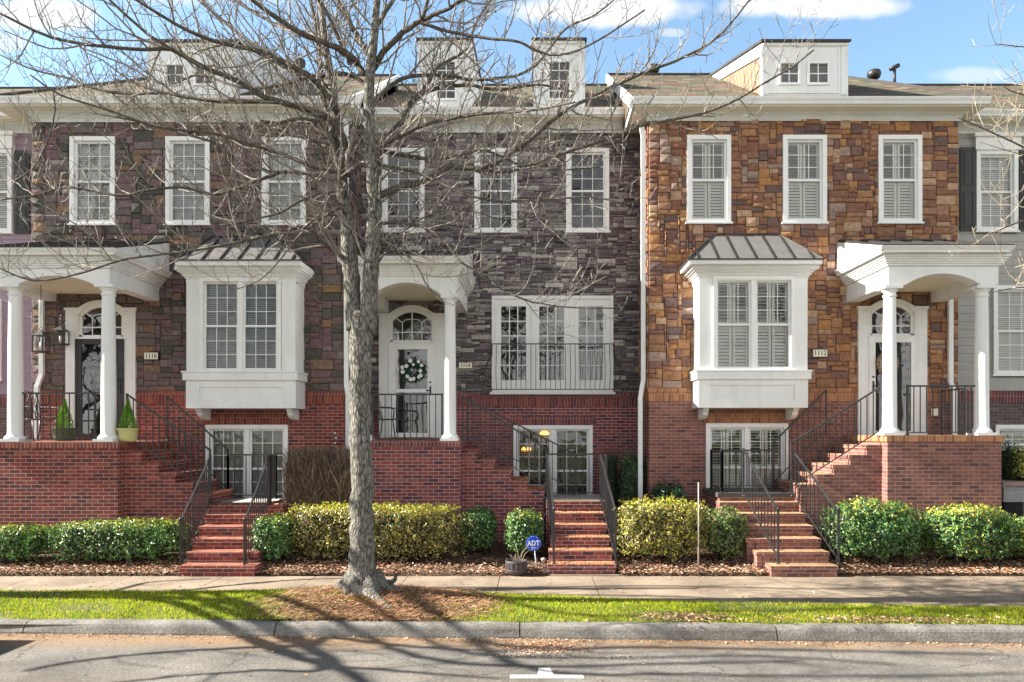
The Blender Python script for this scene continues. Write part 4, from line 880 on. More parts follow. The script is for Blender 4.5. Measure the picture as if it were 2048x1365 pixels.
g = MB(); rng = random.Random(5); x = -40.0
joints = [PX(50, 9.1), PX(555, 9.1), PX(1040, 9.1)]; sg = []; q = joints[0]
while q > -40: q -= 3.15; joints.insert(0, q)
q = joints[-1]
while q < 40: q += 3.15; joints.append(q)
for a, b in zip(joints[:-1], joints[1:]):
    n = 8; a += .008; b -= .008; rows = []
    for i in range(n+1):
        xx = a+(b-a)*i/n; e = (.012 if i in (0, n) else 0); y = kx(xx); j = rng.uniform(-.004, .004)
        rows.append([(xx, y-.04, rz(xx)-.05), (xx, y-.035+j, rz(xx)+.02), (xx, y-.012+j+e, -.05), (xx, y+.004+e+j, -.022-e), (xx, y+.03+e, -.004-e), (xx, y+.06, .004-e), (xx, y+.155, .004-e), (xx, y+.16, -.2)])
    k = len(rows[0]); vs = [p for r in rows for p in r]
    g.add(vs, [(i*k+j, (i+1)*k+j, (i+1)*k+j+1, i*k+j+1) for i in range(n) for j in range(k-1)]+[tuple(range(k)), tuple(range((n+1)*k-1, n*k-1, -1))])
tag(g.build('kerb', KERBM), kind='structure')
def swf(x):   # street edge of the sidewalk
    P = [(-60, 10.95), (-10, 10.9), (-4, 10.85), (0, 10.6), (2, 10.15), (6, 9.85), (10, 9.75), (60, 9.75)]
    for (a, u), (b, v) in zip(P[:-1], P[1:]):
        if a <= x <= b: return u+(v-u)*(x-a)/(b-a)
    return 10
g = MB(); J = [-8.18+1.52*k for k in range(-20, 28)]
for a, b in zip(J[:-1], J[1:]):
    a1, b1 = a+.006, b-.006; n = 3
    for i in range(n):
        u = a1+(b1-a1)*i/n; v = a1+(b1-a1)*(i+1)/n
        dz = .0
        g.hexa([(u, swf(u), -.1), (v, swf(v), -.1), (v, 12.0, -.1), (u, 12.0, -.1), (u, swf(u), 0), (v, swf(v), 0), (v, 12.0, .0), (u, 12.0, .0)])
g.box(PX(1101, 11.95), PX(1240, 11.95), 12.0, 12.12, -.05, .012)
tag(g.build('sidewalk', CONC), kind='structure')
g = MB(); g.quad((-60, kx(-12)+.1, -.03), (60, kx(12)+.1, -.03), (60, 12.3, -.03), (-60, 12.3, -.03)); tag(g.build('sidewalk_bedding', SOIL), kind='structure')
g = MB(); ys = [11.99, 12.2, 12.5, 12.8, 13.3, 14, 15, 16.6]; xs = [-20+.5*i for i in range(81)]
rb = random.Random(9)
hz = {}
vs = []; 
for x in xs:
    for y in ys: vs.append((x, y, bedz(y)+.0+(rb.uniform(0, .05) if y > 12.1 else 0)))
g.add(vs, [(i*8+j, (i+1)*8+j, (i+1)*8+j+1, i*8+j+1) for i in range(80) for j in range(7)], 0, True)
tag(g.build('planting_bed', SOIL), kind='structure')
TX, TY = -2.42, 10.15     # tree foot
def moundz(x, y):
    d = math.hypot((x-TX)/1.5, (y-TY)/.75); return .16*math.exp(-d*d*1.1)
g = MB(); nx, ny = 240, 14; vs = []
for i in range(nx+1):
    x = -24+48*i/nx; ya = kx(x)+.15; yb = swf(x)+.02
    for j in range(ny+1):
        y = ya+(yb-ya)*j/ny; vs.append((x, y, -.004+.02*math.sin(math.pi*j/ny)+moundz(x, y)+rb.uniform(-.006, .006)))
g.add(vs, [(i*(ny+1)+j, (i+1)*(ny+1)+j, (i+1)*(ny+1)+j+1, i*(ny+1)+j+1) for i in range(nx) for j in range(ny)], 0, True)
tag(g.build('verge', TURF), kind='structure')
def gz(x, y):
    ya = kx(x)+.15; yb = swf(x)+.02; t = (y-ya)/(yb-ya)
    if 0 < t < 1: return -.004+.02*math.sin(math.pi*t)+moundz(x, y)
    if y > 12: return bedz(y)+.02
    if y < kx(x)-.03: return rz(x)
    return 0
# grass blades
GRASS = islands('grass_blades', [(0, (.13, .24, .012)), (.25, (.26, .38, .015)), (.5, (.40, .45, .02)), (.68, (.52, .48, .03)), (.82, (.58, .48, .06)), (.93, (.16, .14, .05))], rough=.7, noise=.3, nscale=2.2, bump=0, trans=.35)
def straw_edge(x, y):
    return ((x-(TX+.35))/1.55)**2+((y-(TY-.25))/.95)**2
g = MB(); rg = random.Random(12); cnt = 0
while cnt < 78000:
    x = rg.uniform(-9.5, 9.0); ya = kx(x)+.15; yb = swf(x)+.05; y = rg.uniform(ya, yb)
    if straw_edge(x, y) < 1+rg.uniform(-.35, .3): 
        cnt += .2; continue
    patch = math.sin(x*2.1+1.3)*math.sin(y*5.1+x*.7)+math.sin(x*.63)
    if patch > 1.15 and rg.random() < .75: cnt += 1; continue
    if x > 2 and rg.random() < .25: cnt += 1; continue
    h = rg.uniform(.018, .05); a = rg.uniform(0, 6.28); wd = .004+.003*rg.random(); lx, ly = rg.gauss(0, .014), rg.gauss(0, .014); z = gz(x, y)-.004
    dx, dy = math.cos(a)*wd, math.sin(a)*wd
    g.add([(x-dx, y-dy, z), (x+dx, y+dy, z), (x+lx, y+ly, z+h)], [(0, 1, 2)]); cnt += 1
tag(g.build('grass', GRASS), 'short yellow green grass strip between kerb and sidewalk', 'grass', kind='stuff')
# pine straw round the tree
STRAW = islands('pine_straw', [(0, (.30, .15, .08)), (.3, (.42, .24, .14)), (.55, (.22, .11, .06)), (.75, (.52, .34, .22)), (.9, (.15, .08, .05))], noise=.2, bump=0)
g = MB(); n = 0
while n < 15000:
    x = rg.gauss(TX+.3, .95); y = rg.uniform(kx(x)+.12, swf(x)+.15)
    s = straw_edge(x, y)
    if s > 1.25+rg.uniform(-.4, .3): n += .05; continue
    l = rg.uniform(.05, .14); a = rg.uniform(0, 6.28); z = gz(x, y)+rg.uniform(0, .035); dz = rg.uniform(-.02, .03)
    dx, dy = math.cos(a)*l/2, math.sin(a)*l/2; w_ = .0028; px_, py_ = -math.sin(a)*w_, math.cos(a)*w_
    g.add([(x-dx-px_, y-dy-py_, z), (x+dx-px_, y+dy-py_, z+dz), (x+dx+px_, y+dy+py_, z+dz+.002), (x-dx+px_, y-dy+py_, z+.002)], [(0, 1, 2, 3)]); n += 1
tag(g.build('pine_straw', STRAW), 'brown pine straw heaped round the foot of the big tree', 'mulch', kind='stuff')
# moss at the tree foot
MOSS = islands('moss', [(0, (.20, .22, .02)), (.4, (.32, .30, .03)), (.8, (.12, .15, .02))], noise=.3, bump=0)
g = MB()
for (cx_, cy_, rx_, ry_, n) in ((-2.75, 9.95, .30, .12, 900), (-2.38, 9.72, .22, .10, 800), (-3.25, 10.0, .12, .07, 300), (-1.75, 9.95, .15, .07, 250)):
    for k in range(n):
        a = rg.uniform(0, 6.28); r_ = rg.random()**.5; x = cx_+rx_*r_*math.cos(a); y = cy_+ry_*r_*math.sin(a); z = gz(x, y)+.02*(1-r_)+.01
        q = rg.uniform(.006, .014); b_ = rg.uniform(0, 6.28)
        g.add([(x+q*math.cos(b_), y+q*math.sin(b_), z), (x+q*math.cos(b_+2.1), y+q*math.sin(b_+2.1), z+.004), (x+q*math.cos(b_+4.2), y+q*math.sin(b_+4.2), z+q)], [(0, 1, 2)])
tag(g.build('moss', MOSS), 'yellow green moss between the tree roots', 'moss', kind='stuff')
# fallen leaves
LEAF = islands('dead_leaves', [(0, (.30, .17, .10)), (.2, (.44, .29, .19)), (.4, (.22, .12, .075)), (.6, (.55, .42, .33)), (.75, (.34, .15, .07)), (.88, (.14, .08, .06))], noise=.25, bump=0)
g = MB()
def leaf(x, y, z, s, tilt=.5):
    a = rg.uniform(0, 6.28); c, sn = math.cos(a)*s, math.sin(a)*s; t1, t2 = rg.uniform(-tilt, tilt)*s, rg.uniform(-tilt, tilt)*s
    g.add([(x-c, y-sn, z+abs(t1)), (x+sn*.45, y-c*.45, z+.004), (x+c, y+sn, z+abs(t2)), (x-sn*.45, y+c*.45, z+.004+rg.uniform(0, .6)*s)], [(0, 1, 2), (0, 2, 3)])
for k in range(19000):
    x = rg.uniform(-9.6, 9.2); y = 12.0+abs(rg.gauss(0, .45)); 
    if y > 13.6: continue
    if -5.9 < x < -4.7 and y < 13.5 or .15 < x < 1.4 and y < 13.7: continue
    if -2.2 < x < .3 and rg.random() < .55: continue
    leaf(x, y-.02, bedz(y)+.035+rg.uniform(0, .03), rg.uniform(.016, .036), .9)
for k in range(700): x = rg.uniform(-9, 9); y = rg.uniform(kx(x), 12); leaf(x, y, gz(x, y)+.025, rg.uniform(.012, .03), .6)
for k in range(1500): x = rg.uniform(-9, 9); y = kx(x)-.05-abs(rg.gauss(0, .09)); leaf(x, y, rz(x)+.004, rg.uniform(.008, .024), .6)
for k in range(110): x = rg.uniform(-6, 6); y = rg.uniform(6.3, 8.9); leaf(x, y, rz(x)+.004, rg.uniform(.01, .026), .5)
for k in range(1500): x = PX(1075, 8.3)+rg.gauss(0, .28); y = 8.55+rg.gauss(0, .14); leaf(x, y, rz(x)+.004+rg.uniform(0, .02), rg.uniform(.008, .02), .8)
for k in range(500): x = rg.gauss(1.9, .35); y = kx(x)+.3+rg.gauss(0, .1); leaf(x, y, gz(x, y)+.03, rg.uniform(.012, .03), .6)
for k in range(700): x = rg.gauss(4.6, .8); y = kx(x)+.25+rg.gauss(0, .07); leaf(x, y, gz(x, y)+.03, rg.uniform(.012, .028), .6)
tag(g.build('fallen_leaves', LEAF), 'dead brown leaves littering the beds, grass and gutter', 'leaves', kind='stuff')
# pale grit left on the road
GRIT = islands('road_grit', [(0, (.42, .38, .33)), (.5, (.30, .26, .22)), (.8, (.55, .52, .48))], noise=.2, bump=0)
g = MB()
for k in range(1700):
    x = PX(1085, 8.2)+rg.gauss(0, .26); y = 8.27+rg.gauss(0, .06)
    if k > 1300: x = PX(1250, 8.2)+rg.gauss(0, .13); y = 8.2+rg.gauss(0, .04)
    leaf(x, y, rz(x)+.004, rg.uniform(.005, .013), .5)
tag(g.build('road_grit', GRIT), 'pale grit patch on the asphalt near the kerb', 'grit', kind='stuff')
# white parking mark
WHT = speckle('road_paint', [(.3, (.5, .5, .5)), (.5, (.75, .75, .74))], 60, big=(8, .85, 1.1))
def onroad(px, py):
    D = F*(EYE+.17)/(py-HY)
    for _ in range(4): D = F*(EYE-rz(PX(px, D)))/(py-HY)
    return (PX(px, D), D, rz(PX(px, D))+.004)
g = MB(); g.quad(onroad(1020, 1357.5), onroad(1168, 1357.5), onroad(1166, 1351), onroad(1020, 1351)); g.quad(onroad(1075, 1351), onroad(1108, 1351), onroad(1100, 1337), onroad(1077, 1337))
g.build('road_marking', WHT); tag(bpy.data.objects['road_marking'], kind='structure')
# the far side of the street, behind the viewer
g = MB(); g.box(-60, 60, -1.9, -1.6, -.32, -.02); g.box(-60, 60, -6, -1.9, -.32, -.04); tag(g.build('opposite_pavement', CONC), kind='structure')
# ------------------------------------------------------------------ the big bare tree
def barkmat(name, lo, mid, hi, lichen, sc_=1.0):
    m, nt, b = newmat(name); g = pos(nt)
    mp = nd(nt, 'ShaderNodeMapping'); mp.inputs['Scale'].default_value = (1, 1, .28); nt.links.new(g.outputs['Position'], mp.inputs[0])
    n = nd(nt, 'ShaderNodeTexNoise', i_Scale=26.0*sc_, i_Detail=8.0, i_Roughness=.7, i_Distortion=.6); nt.links.new(mp.outputs[0], n.inputs['Vector'])
    v = nd(nt, 'ShaderNodeTexVoronoi', i_Scale=30.0*sc_); v.feature = 'DISTANCE_TO_EDGE'; nt.links.new(mp.outputs[0], v.inputs['Vector'])
    h = mth(nt, 'ADD', n.outputs[0], mth(nt, 'MULTIPLY', v.outputs[0], .9))
    c = ramp(nt, h, [(.35, lo), (.55, mid), (.8, hi)])
    n3 = nd(nt, 'ShaderNodeTexNoise', i_Scale=5.0, i_Detail=6.0, i_Roughness=.7); nt.links.new(g.outputs['Position'], n3.inputs['Vector'])
    c = mixc(nt, mth(nt, 'MULTIPLY', mth(nt, 'SUBTRACT', n3.outputs[0], .55), 5.0, clamp=True), c, lichen)
    nt.links.new(c, b.inputs['Base Color']); b.inputs['Roughness'].default_value = .9; b.inputs['Specular IOR Level'].default_value = .2
    bp = nd(nt, 'ShaderNodeBump', i_Strength=1.0, i_Distance=.035); nt.links.new(h, bp.inputs['Height']); nt.links.new(bp.outputs[0], b.inputs['Normal'])
    return m
BARK = barkmat('grey_bark', (.025, .023, .021), (.11, .105, .094), (.30, .29, .265), (.27, .275, .255))
BARKU = barkmat('upper_bark', (.035, .03, .026), (.10, .088, .075), (.20, .18, .155), (.26, .25, .22), 1.6)
TWIG = plain('twig_bark', (.215, .195, .175), .8, var=.35, scale=5)
rt = random.Random(41)
class Tree:
    def __init__(s): s.trunk = MB(); s.tw = MB(); s.n = 0
    def limb(s, pts, rads, n=8, dens=1.0, lvl=1, mb=None, sub=True):
        """pts in world space; smooth the polyline, add side branches"""
        P = [Vector(p) for p in pts]; out = []; rr = []
        for i in range(len(P)-1):
            p0 = P[max(i-1, 0)]; p1 = P[i]; p2 = P[i+1]; p3 = P[min(i+2, len(P)-1)]
            k = max(2, int((p2-p1).length/.12))
            for q in range(k):
                t = q/k; a = .5*((2*p1)+(p2-p0)*t+(2*p0-5*p1+4*p2-p3)*t*t+(3*p1-p0-3*p2+p3)*t**3)
                out.append(a); rr.append(rads[i]+(rads[i+1]-rads[i])*t)
        out.append(P[-1]); rr.append(rads[-1])
        for i in range(1, len(out)-1):
            j = min(.02, rr[i]*.35); out[i] = out[i]+Vector((rt.gauss(0, j*.5), rt.gauss(0, j*.5), rt.gauss(0, j*.5)))
        (mb or s.trunk).tube(out, rr, n, 0 if rads[0] > .085 else 1)
        if sub: s.branch_off(out, rr, dens, lvl)
        return out, rr
    def branch_off(s, out, rr, dens, lvl):
        d = 0; nxt = rt.uniform(.05, .3); total = sum((out[i+1]-out[i]).length for i in range(len(out)-1)); acc = 0; side = 1
        for i in range(len(out)-1):
            seg = out[i+1]-out[i]; acc += seg.length; d += seg.length
            if d < nxt or rr[i] > .11: continue
            d = 0; side = -side; fr = acc/total
            if lvl == 1:
                nxt = rt.uniform(.13, .34)/dens; ln = rt.uniform(.5, 1.5)*(1.1-.45*fr); r = min(rr[i]*.6, .015)
            elif lvl == 2: nxt = rt.uniform(.08, .2)/dens; ln = rt.uniform(.2, .62)*(1.15-.5*fr); r = min(rr[i]*.75, .0078)
            else: nxt = rt.uniform(.06, .15); ln = rt.uniform(.06, .2); r = .0042
            t = seg.normalized(); az = rt.uniform(0, 6.28)
            u = t.cross(Vector((0, 0, 1)))
            if u.length < .1: u = Vector((math.cos(az), math.sin(az), 0))
            u.normalize()
            v = u.cross(t)
            lat = u*side*rt.uniform(.5, 1)+v*rt.gauss(.25, .5)+Vector((0, rt.gauss(0, .3), 0))
            lat.normalize(); dr = (t*rt.uniform(.3, .9)+lat*rt.uniform(.6, 1)).normalized()
            s.twig(out[i], dr, ln, r, lvl+1, dens)
    def twig(s, p, dr, ln, r, lvl, dens):
        k = 6 if lvl == 2 else (4 if lvl == 3 else 3); pts = [p.copy()]; d = dr.copy()
        curl = rt.uniform(.05, .3) if lvl > 2 else rt.uniform(.0, .2)
        w = rt.uniform(.08, .2)
        for q in range(k):
            d = (d+Vector((rt.gauss(0, w), rt.gauss(0, w), rt.gauss(0, w)+curl))).normalized()
            pts.append(pts[-1]+d*(ln/k))
        rad = [max(.0031, r*(1-.6*q/k)) for q in range(k+1)]
        if lvl >= 4 or rt.random() < .5: rad[-1] *= 1.25
        s.tw.tube(pts, rad, 5 if lvl == 2 else 3, 0, smooth=lvl == 2, caps=lvl > 3); s.n += 1
        if lvl < 4: s.branch_off(pts, rad, dens, lvl)
from mathutils import noise as mnoise
big = Tree(); B0 = 10.15
def tp(l, D0, D1):
    n = len(l); out = []
    for i, (x, y) in enumerate(l):
        D = D0+(D1-D0)*i/(n-1); out.append((PX(x, D), D, PZ(y, D)))
    return out
def rp(*r): return [v/142*.5*2/2 for v in r]   # radii given in photo pixels at ~142 px/m
def px_r(l): return [v/142 for v in l]
LK = 1.0
# trunk with flared foot
trunkpts = [(724, 1196), (724, 1180), (724, 1160), (724, 1130), (724, 1090), (724, 1000), (722, 900), (720, 800), (721, 720), (722, 660), (724, 628)]
big.limb(tp(trunkpts, B0, B0), px_r([50, 43, 33, 26, 24, 22.5, 21.3, 20.6, 21.2, 23.5, 22]), n=26, sub=False)
LD = [(712, 660), (704, 600), (702, 540), (700, 500), (696, 450), (688, 400), (681, 350), (676, 300), (670, 240), (664, 180), (656, 120), (647, 60), (640, 0), (634, -80), (630, -170)]
RD = [(733, 665), (738, 600), (742, 540), (746, 480), (750, 440), (748, 400), (744, 350), (741, 300), (738, 240), (738, 180), (742, 120), (750, 60), (757, 0), (760, -90), (756, -190)]
big.limb(tp(LD, B0, B0+.3), px_r([19, 16, 15.5, 15.5, 14.5, 12, 12, 11, 10, 9, 8, 7, 6, 5, 3]), n=14, dens=.6)
big.limb(tp(RD, B0, B0-.3), px_r([19, 17, 15.5, 14, 14, 13, 12, 11.5, 11, 10, 9, 7.5, 6.5, 5, 3]), n=14, dens=.6)
L1 = [  # polyline, start depth, end depth, radii start/end (photo px)
 ([(690,300),(680,262),(650,232),(582,209),(534,198),(479,164),(390,127),(342,99),(298,99),(192,92),(103,75),(41,48),(0,27)], B0, 9.0, 8.5, 1.5),
 ([(688,340),(640,235),(600,215),(547,203),(462,205),(376,195),(325,186),(257,188),(192,178),(137,157),(68,140),(0,110)], B0, 11.2, 7, 1.3),
 ([(342,99),(301,72),(253,31),(219,0),(190,-40)], 9.4, 9.2, 3.5, 1.5),
 ([(676,225),(633,165),(582,133),(520,103),(452,89),(376,62),(298,17),(240,-20)], B0+.1, 8.6, 7, 1.5),
 ([(734,150),(676,98),(633,82),(582,62),(523,34),(469,0),(420,-40)], B0, 11.5, 7, 2),
 ([(718,128),(676,98),(602,66),(547,31),(506,0),(450,-60)], B0, 9.3, 7, 2.5),
 ([(668,250),(650,215),(643,158),(640,113),(632,60),(623,10),(610,-60)], B0+.3, 10.9, 7, 2.5),
 ([(745,110),(720,83),(698,42),(676,0),(660,-60)], B0, 10.9, 7, 3),
 ([(684,360),(666,290),(650,262),(640,245),(620,240),(590,238),(555,246),(520,240)], B0-.1, 9.7, 5.5, 2),
 ([(700,352),(676,343),(632,335),(593,320),(560,307),(500,290),(440,270),(376,262),(300,250),(200,215),(120,190),(60,150)], B0, 8.8, 5, 1),
 ([(693,372),(683,363),(653,356),(610,346),(560,345),(534,342),(479,315),(445,291),(376,270),(335,257),(250,238),(180,225)], B0, 10.9, 5.5, 1.2),
 ([(692,430),(677,408),(653,385),(617,396),(585,411),(560,426),(500,441),(440,452)], B0, 9.4, 4, 1.2),
 ([(560,345),(480,375),(424,390),(376,376),(301,380),(240,392),(137,376),(68,392),(0,400)], 10.3, 9.6, 4, 1.2),
 ([(692,520),(662,500),(640,480),(610,455),(582,460),(547,470),(445,491),(393,501),(308,511),(240,522),(154,549),(68,562),(0,537)], B0, 8.6, 4.5, 1),
 ([(745,425),(748,400),(776,383),(810,370),(843,365),(868,351),(900,333),(940,338),(988,328),(1022,308),(1073,270),(1125,226),(1193,191),(1262,157),(1380,109),(1430,79),(1461,48),(1499,0)], B0, 9.6, 9, 1.2),
 ([(940,338),(1022,342),(1125,308),(1227,274),(1279,253),(1348,239),(1410,226),(1478,198),(1526,168),(1587,133),(1628,100)], 9.95, 9.0, 4.2, 1),
 ([(744,350),(760,298),(785,267),(810,233),(824,205),(844,185),(885,174),(933,171),(1000,180),(1073,170),(1150,185)], B0, 11.4, 10, 1.5),
 ([(826,202),(844,185),(860,160),(872,137),(899,120),(933,99),(950,50),(981,0),(1000,-40)], 10.4, 10.9, 5, 1.5),
 ([(738,140),(751,133),(766,106),(793,76),(820,55),(843,42),(868,30),(900,17),(925,0),(980,-40)], B0, 9.2, 8, 2),
 ([(843,42),(856,0),(868,-50)], 9.6, 9.4, 4, 2),
 ([(843,47),(919,68),(988,79),(1040,85),(1100,110),(1160,100),(1230,60),(1290,20)], 9.6, 8.8, 3.5, 1),
 ([(744,300),(755,300),(793,310),(851,318),(900,316),(970,302),(1040,330),(1110,340),(1200,335)], B0, 11.6, 6.5, 1.2),
 ([(749,450),(790,445),(840,452),(885,477),(919,522),(964,549),(998,576),(1049,600),(1125,614),(1227,617)], B0, 9.0, 4, .9),
 ([(750,480),(800,500),(833,530),(850,565),(870,590),(890,610)], B0, 9.3, 2.6, .8),
 ([(750,330),(790,335),(850,352),(920,385),(990,402),(1080,400),(1180,395),(1260,410)], B0, 9.1, 4, .9),
 ([(737,560),(760,520),(800,470),(860,430),(930,420),(1010,440),(1090,430)], B0, 11.2, 2.8, .8),
 ([(690,410),(640,440),(600,470),(560,520),(520,560),(470,580)], B0, 11.0, 2.6, .8),
 ([(740,210),(800,160),(880,150),(960,160),(1060,140),(1130,60),(1190,30),(1240,-10)], B0, 11.8, 5, 1.2),
 ([(742,180),(700,150),(640,150),(560,170),(480,175),(400,150),(330,170),(250,130),(160,95)], B0, 12.0, 5, 1.2),
 ([(700,130),(650,20),(600,-60),(560,-140)], 10.3, 9.5, 5, 2),
 ([(750,60),(800,-20),(860,-90),(930,-150)], B0, 10.8, 5, 2),
 ([(664,180),(560,120),(440,40),(380,-30)], 10.4, 12.2, 5, 1.5),
 ([(676,300),(600,275),(500,258),(400,230),(300,215),(230,222)], 10.3, 12.1, 4, 1.2),
 ([(748,300),(850,250),(950,230),(1060,222),(1150,205)], B0, 8.4, 4.5, 1),
 ([(31,362),(68,335),(95,285),(110,219),(105,180)], 9.6, 9.5, 2, 1),
 ([(224,522),(180,470),(120,430),(60,400)], 9.0, 9.2, 1.4, .8),
 ([(757,0),(700,-120),(640,-260)], 10.0, 9.8, 6, 3), ([(640,0),(700,-100),(760,-240)], 10.4, 10.6, 5, 3),
]
for l, d0, d1, r0, r1 in L1:
    k = len(l); big.limb(tp(l, d0, d1), px_r([(r0*.93+(r1*1.3-r0*.93)*(i/(k-1))**.8) for i in range(k)]), n=8, dens=1.75)
spare = Tree()     # sparser crown for the trees out of frame
for l, d0, d1, r0, r1 in L1:
    k = len(l); spare.limb(tp(l, d0, d1), px_r([(r0*1.12+(r1*1.5-r0*1.12)*(i/(k-1))**.8) for i in range(k)]), n=5, dens=.28)
spare.limb(tp(trunkpts, B0, B0), px_r([54, 48, 38, 31, 28, 27, 25, 23.5, 24, 26, 24]), n=16, sub=False)
spare.limb(tp(LD, B0, B0+.3), px_r([20, 17, 17, 17, 16, 13, 13, 12, 11, 10, 8.5, 7.5, 6.5, 5, 3]), n=10, sub=False)
spare.limb(tp(RD, B0, B0-.3), px_r([20, 18, 17, 15, 15, 14, 13, 12.5, 12, 11, 10, 8, 7, 5, 3]), n=10, sub=False)
# roots
def root(pts, rads):
    big.limb([(PX(x, D), D, EYE-(y-HY)/F*D) for x, y, D in pts], px_r(rads), n=10, sub=False)
root([(735, 1150, 10.1), (742, 1185, 9.9), (757, 1205, 9.75), (775, 1225, 9.5), (790, 1242, 9.32), (800, 1250, 9.25)], [20, 16, 12, 11, 9, 4])
root([(745, 1150, 10.2), (765, 1175, 10.15), (790, 1183, 10.15), (830, 1192, 10.15), (880, 1200, 10.15)], [20, 14, 10, 8, 3])
root([(705, 1155, 10.2), (690, 1172, 10.2), (670, 1180, 10.3), (640, 1188, 10.35), (610, 1194, 10.3)], [18, 12, 9, 6, 3])
root([(715, 1160, 10.0), (700, 1180, 9.95), (690, 1192, 9.9)], [16, 11, 4])
root([(750, 1165, 10.5), (785, 1165, 10.6), (792, 1150, 10.65)], [10, 6, 3])
tree = thing('street_tree', 'large bare grey-barked tree on the verge, two leaders and long twiggy limbs', 'tree', (TX, TY, 0), 'street trees')
tr_o = big.trunk.build('trunk', [BARK, BARKU], tree); cr_o = big.tw.build('crown', TWIG, tree)
print('twigs', big.n, 'faces', len(big.tw.f))
# neighbours along the kerb (out of frame; their shadows and mirror images are in view)
def copy_tree(o, parent=None):
    c = o.copy(); COL.objects.link(c); c.parent = parent
    for ch in list(o.children): copy_tree(ch, c)
    return c
def lift(pts):   # ground shadow points in photo pixels + height of the limb above them
    out = []
    for px, py, h in pts:
        z0 = -.17 if py > 1262 else 0; Dg = F*(EYE-z0)/(py-HY); gx, gy = PX(px, Dg), Dg; k = (h-z0)/math.tan(SUN_EL)
        out.append((gx-math.cos(SUN_AZ)*k, gy+math.sin(SUN_AZ)*k, h))
    return out
nt_tree = Tree(); NX, NY = -12.6, 10.55
nt_tree.limb([(NX, NY, -.05), (NX, NY, .3), (NX, NY, 1.2), (NX-.05, NY, 2.6), (NX+.05, NY, 3.8), (NX-.02, NY, 5.2), (NX+.1, NY+.1, 6.6), (NX, NY+.2, 8.2), (NX, NY+.2, 9.8)], [.34, .23, .2, .19, .18, .16, .13, .09, .04], n=14, sub=False)
for pts, r0, r1 in (([(430,1206,5.0),(500,1222,5.35),(545,1250,5.75),(600,1285,6.2),(650,1315,6.6),(720,1360,7.1),(800,1410,7.6)], .12, .05),
                    ([(600,1286,6.2),(480,1300,6.3),(300,1312,6.4),(150,1330,6.5),(60,1348,6.6)], .06, .03),
                    ([(560,1262,5.9),(660,1278,6.4),(780,1292,7.0),(900,1300,7.6),(1030,1306,8.2)], .07, .03),
                    ([(300,1203,3.8),(420,1235,4.3),(520,1290,4.9),(640,1330,5.5),(800,1345,6.2),(1000,1360,7.2)], .07, .03),
                    ([(640,1330,5.5),(520,1345,5.5),(380,1356,5.5),(200,1375,5.5)], .045, .025),
                    ([(720,1270,6.6),(860,1320,7.4),(1060,1335,8.2),(1300,1330,9.2),(1600,1322,10.5)], .06, .035),
                    ([(200,1200,3.0),(330,1186,3.6),(470,1170,4.2),(600,1160,4.8),(760,1155,5.6)], .06, .03),
                    ([(100,1196,2.7),(210,1186,3.1),(300,1165,3.5),(420,1158,4.0)], .05, .025),
                    ([(1000,1292,8.0),(1300,1296,9.3),(1600,1300,10.3),(2000,1308,11.5)], .06, .035),
                    ([(1030,1330,8.2),(1400,1350,9.6),(1800,1352,10.6),(2040,1345,11.2)], .055, .03),
                    ([(900,1300,7.6),(1200,1318,8.9),(1500,1312,10.0),(1800,1330,10.9)], .045, .03),
                    ([(960,1178,7.8),(1300,1172,9.2),(1650,1178,10.6),(2000,1170,11.8)], .055, .03),
                    ([(960,1190,7.8),(1300,1192,9.2),(1650,1205,10.6),(2000,1196,11.8)], .05, .03),
                    ([(1150,1232,8.6),(1450,1226,9.7),(1750,1222,10.7),(2040,1230,11.6)], .05, .03),
                    ([(430,1206,5.0),(600,1195,6.0),(760,1180,6.8),(960,1175,7.8),(1200,1180,9.2)], .07, .035)):
    L_ = lift(pts); base = [(NX, NY, max(2.0, L_[0][2]-1.1))]+L_; k = len(base)
    nt_tree.limb(base, [r0+(r1-r0)*i/(k-1) for i in range(k)], n=6, dens=.35)
t3 = thing('street_tree', 'bare street tree next along the verge, out of frame to the left', 'tree', (NX, NY, 0), 'street trees')
nt_tree.trunk.build('trunk', [BARK, BARKU], t3); nt_tree.tw.build('crown', TWIG, t3)
far = None
for (x, y, rz_, s, lab) in ((-19.0, -4.4, 170, .95, 'bare tree across the street, far to the left'), (18.5, -4.2, 60, .95, 'bare tree across the street, furthest right'),
                       (-8.5, -4.0, 200, 1.0, 'bare tree across the street, left of the viewer'), (-1.5, -7.0, 20, 1.1, 'bare tree across the street, behind the viewer'),
                       (5.0, -4.6, 120, 1.0, 'bare tree across the street, right of the viewer'), (12.5, -6.0, 300, 1.1, 'bare tree across the street, far to the right')):
    if far is None:
        far = thing('street_tree', lab, 'tree', (TX, TY, 0), 'street trees'); spare.trunk.build('trunk', [BARK, BARKU], far); spare.tw.build('crown', TWIG, far); c = far
    else: c = copy_tree(far)
    c.location = (x, y, 0); c.rotation_euler.z = R(rz_); c.scale = (s, s, s); c['label'] = lab
